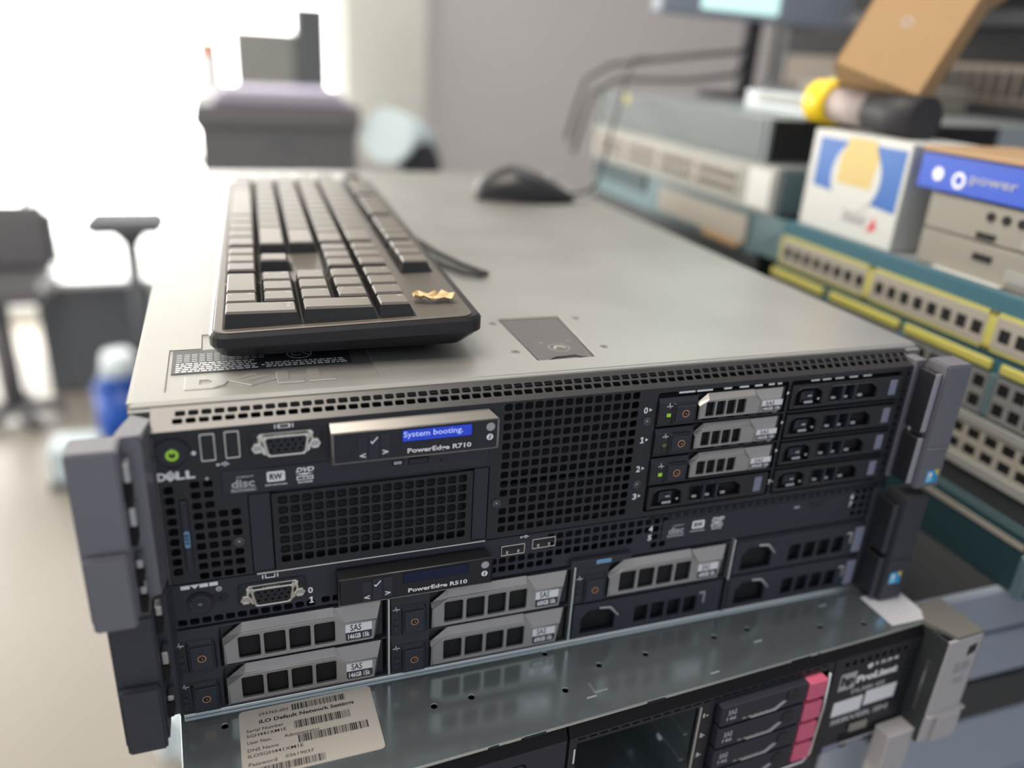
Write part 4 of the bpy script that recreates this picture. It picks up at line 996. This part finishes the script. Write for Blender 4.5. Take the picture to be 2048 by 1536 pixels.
# black equipment rack behind on the right
rk=Thing('equipment_rack','tall black equipment rack at the right behind the cardboard box','rack',(1150,620,-917))
g=G('darkcloth'); g.box(1010,1030,300,340,-917,700); g.box(1010,1030,960,1000,-917,700); g.box(1010,1600,985,1000,-917,700); g.box(1000,1600,300,1000,300,320); g.box(1000,1600,300,1000,190,206); g.box(1500,1600,300,1000,-917,700); rk.part('frame', g)
for i,(z0,z1,m) in enumerate(((207,255,'tan'),(256,298,'flange'),(321,372,'flange'),(374,420,'pitch'))):
    g=G(m); g.box(1005,1450,345,950,z0,z1,b=1)
    if i==0:
        g.m('pitch')
        for q in range(18): g.box(1003,1005.5,360+q*20,372+q*20,z0+8,z1-8)
    single('rack_device',g,('tan vented device low in the black rack','dark device above the tan vented one in the rack','dark device on the upper rack shelf','black device topmost in the black rack')[i],'network device',(1200,650,z0))

# =================================================================== BLUE-GREY CABINET AT RIGHT
cb=Thing('drawer_cabinet','blue grey metal drawer cabinet with dark top under the switch stacks','cabinet',(800,400,-917))
g=G('cabdark'); g.box(470,1010,-8,900,-105,-97.2,b=1); cb.part('top', g, label='dark grey cabinet top')
g=G('cabinet'); g.box(474,1006,2,896,-917,-105); cb.part('body', g)
for i,(z0,z1) in enumerate(((-136,-98),(-182,-139),(-222,-185),(-300,-225),(-480,-303),(-700,-483),(-900,-703))):
    g=G('cabinet' if i!=2 else 'darkmetal'); g.box(472,1008,-14+(-1 if i==2 else 0),1.8,z0,z1,b=1.6); d=cb.part('drawer', g)
    h=G('darkmetal'); h.box(640,800,-20,-13,z1-8,z1-4,b=.8); cb.part('handle', h, parent=d)
# =================================================================== WORKBENCH UNDER THE SERVERS
wb=Thing('workbench','grey workbench carrying the stacked servers','table',(230,900,-917))
g=G('bench'); g.box(22,462,-30,1900,-187,-167.3,b=2); wb.part('tabletop', g)
for x_,y_ in ((40,20),(430,20),(40,1860),(430,1860)):
    g=G('darkmetal'); g.box(x_-15,x_+15,y_-15,y_+15,-917,-187); wb.part('leg', g)
# crate behind, on the bench
cr=Thing('printer','charcoal office machine standing behind the servers','printer',(170,1500,-167))
g=G('crate'); g.loft([[(8,1500,-167),(332,1500,-167),(332,1760,-167),(8,1760,-167)],[(8,1500,40),(332,1500,40),(332,1760,40),(8,1760,40)],[(-4,1492,62),(340,1492,62),(340,1768,62),(-4,1768,62)],[(2,1496,94),(340,1496,98),(340,1765,98),(2,1765,94)]]); o=cr.part('housing', g)
g=G('pedgrey'); g.plate(FR(1498),rr(140,205,14,34,8,4),t=1.5); cr.part('oval_emblem', g, parent=o)
for i in range(3):
    g=G(('purple','boxwhite','purple')[i]); g.box(40+i*8,318-i*6,1530,1740,98.5+i*9,106+i*9,b=1)
    single('paper_stack',g,('lilac folder lowest of the pile on the charcoal machine','white folder in the middle of the pile on the charcoal machine','lilac folder topmost on the charcoal machine')[i],'folder',(180,1630,98.3+i*9),group='folders on the machine')
# rolled wrap on the bench, right of the machine
rl=Thing('wrapped_roll','pale blue plastic wrapped roll with dark hollow end','roll',(440,1500,-167))
g=G('bag'); g.cyl((395,1480,44),(.55,1,-.22),58,230,n=32); o=rl.part('roll', g)
g=G('darkcloth'); g.cyl((470,1470,-18),(.2,1,0),44,150,n=28); rl.part('core', g, label='dark cylinder')
g=G('bench'); g.box(360,560,1460,1860,-167,-62,b=3); rl.part('cradle', g)

# =================================================================== FLOOR-STANDING THINGS AT LEFT
pd=Thing('pedestal_cabinet','slate grey pedestal with white top standing on the floor at left','cabinet',(-380,2650,-917))
g=G('pedgrey'); g.box(-545,-200,2455,3100,-917,-548,b=4); pd.part('body', g)
g=G('deskw'); g.box(-560,-188,2440,3110,-547,-528,b=3); pd.part('top', g, label='white top')
st=Thing('stool','dark stool with a thin column in front of the pedestal','stool',(-230,2300,-917))
g=G('pedgrey'); g.box(-345,-125,2200,2390,-335,-290,b=14,seg=3); st.part('seat', g)
g=G('pedgrey'); g.cyl((-230,2295,-880),'z',22,500,r2=22,n=20); g.cyl((-230,2295,-382),'z',22,50,r2=60,n=20); st.part('column', g)
for k in range(5):
    a=2*math.pi*k/5; g=G('pedgrey'); g.tube([(-230,2295,-880),(-230+160*math.cos(a),2295+160*math.sin(a),-900)],14,8); st.part('foot', g)
bt=Thing('water_bottle','blue water bottle with white cap standing on the floor','bottle',(-270,1985,-917))
g=G('bottle'); g.cyl((-270,1985,-917),'z',72,215,r2=74,n=32); g.cyl((-270,1985,-702),'z',74,40,r2=40,n=32); bt.part('body', g)
g=G('cap'); g.cyl((-270,1985,-668),'z',50,60,r2=38,n=28); bt.part('cap', g, label='white cap')
bg=Thing('storage_box','small pale grey blue box on the floor beside the bottle','box',(-380,1850,-917))
g=G('bag'); g.box(-440,-320,1790,1900,-900,-800,b=8,seg=2); bg.part('body', g)
g=G('pedgrey'); g.box(-450,-310,1780,1910,-917,-899,b=4); bg.part('tray', g)
g=G('cap'); g.box(-60,60,-50,50,0,140,b=30,seg=3); single('plastic_bag',g,'white plastic bag on the floor under the servers','bag',(-72,800,-917),rotz=R(20),local=True)
ch=Thing('office_chair','dark grey office chair cut by the left edge of the photo','chair',(-610,2270,-917))
g=G('crate'); g.box(-760,-450,2150,2390,-520,-460,b=25,seg=3); ch.part('seat', g)
g=G('crate'); g.box(-780,-440,2330,2400,-470,-270,b=25,seg=3); ch.part('backrest', g)
g=G('crate'); g.cyl((-610,2270,-880),'z',30,370,n=18); ch.part('column', g)
for k in range(5):
    a=2*math.pi*k/5+.3; g=G('crate'); g.tube([(-610,2270,-870),(-610+130*math.cos(a),2270+130*math.sin(a),-893)],20,8); ch.part('foot', g)
dk=Thing('desk','long white desk under the bright window','desk',(-300,3100,-917))
g=G('deskw'); g.box(-1700,520,2800,3250,-222,-190,b=3); dk.part('tabletop', g)
for x_ in (-1680,-600,490): 
    g=G('deskw'); g.box(x_-15,x_+15,2820,3230,-917,-222); dk.part('leg', g)
g=G('palefront'); g.box(120,330,2940,3060,-190,240,b=6); single('display_panel',g,'grey green panel standing on the far desk','panel',(225,3000,-190))
g=G('pedgrey'); g.box(338,450,2930,3050,-190,330,b=6); single('tower_speaker',g,'tall dark tower standing on the far desk','tower',(400,2990,-190))
ob=Thing('bottle','white bottle with an orange cap on the far desk left of the grey panel','bottle',(32,2950,-190))
g=G('deskw'); g.cyl((32,2950,-190),'z',44,340,r2=40,n=24); ob.part('body', g)
g=G('orange'); g.cyl((32,2950,150),'z',36,46,r2=34,n=24); ob.part('cap', g, label='orange cap')

# =================================================================== ROOM
g=G('floor'); g.box(-3200,3200,-1500,3700,-940,-917); struct('floor', g)
g=G('ceil'); g.box(-3200,3200,-600,3700,1650,1680); struct('ceiling', g)
g=G('wall'); g.box(907,3200,3300,3400,-917,1650); struct('wall_back', g)
g=G('wallw'); g.box(560,905,3260,3400,-917,1650); struct('wall_pier', g)
g=G('wallw'); g.box(-3200,558,3300,3400,-917,-850); g.box(-3200,558,3300,3400,762,1650); struct('wall_window_side', g)
g=G('wall'); g.box(3100,3200,-1500,3300,-917,1650); struct('wall_right', g)
g=G('wallw'); g.box(-3200,-3100,-1500,3300,-917,-500); g.box(-3200,-3100,-1500,3300,1300,1650); struct('wall_left', g)
g=G('daylight'); g.box(-3050,540,3330,3335,-850,760); struct('window_1', g)
g=G('daylight2'); g.box(-3160,-3155,200,3250,-498,1298); struct('window_2', g)
g=G('deskw')
for x_ in (-3080,-1900,-700,520): g.box(x_,x_+34,3296,3326,-850,760)
g.box(-3100,556,3270,3330,-868,-851); struct('trim_1', g)

# =================================================================== LIGHT
def area(name,loc,rot,sx,sy,e,col=(1,1,1)):
    l=bpy.data.lights.new(name,'AREA'); l.shape='RECTANGLE'; l.size=sx; l.size_y=sy; l.energy=e; l.color=col
    o=bpy.data.objects.new(name,l); COL.objects.link(o); o.location=loc; o.rotation_euler=rot; return o
area('ceiling_lamp',(-.25,.30,2.50),(0,0,0),1.0,1.0,34,(1,.90,.78))
area('ceiling_lamp',(1.3,1.6,2.52),(0,0,0),1.2,.8,11,(1,.985,.96))
w=bpy.data.worlds.new('world'); scene.world=w; w.use_nodes=True
bgn=w.node_tree.nodes['Background']; bgn.inputs[0].default_value=(.86,.90,1.0,1); bgn.inputs[1].default_value=.62

# =================================================================== CAMERA
cd=bpy.data.cameras.new('camera'); cam=bpy.data.objects.new('camera',cd); COL.objects.link(cam); scene.camera=cam
cd.sensor_width=36; cd.lens=36*1603.7/2048; cd.clip_start=.02; cd.clip_end=50
a,b,c=1.1717451943112889,0.06195238474396941,-0.35560305362901423
MW=Matrix.Translation((47.09*S,-339.61*S,(241.78+ZO)*S)) @ Matrix.Rotation(c,4,'Z') @ Matrix.Rotation(a,4,'X') @ Matrix.Rotation(b,4,'Z')
cam.matrix_world=MW
cd.dof.use_dof=True
fpnt=Vector((150*S,-5*S,(10+ZO)*S)); fw=-(MW.to_3x3()@Vector((0,0,1)))
cd.dof.focus_distance=(fpnt-MW.translation).dot(fw)
cd.dof.aperture_fstop=2.6
vs_=scene.view_settings; vs_.view_transform='Standard'; vs_.look='None'; vs_.gamma=1; vs_.exposure=0.12; vs_.use_curve_mapping=False
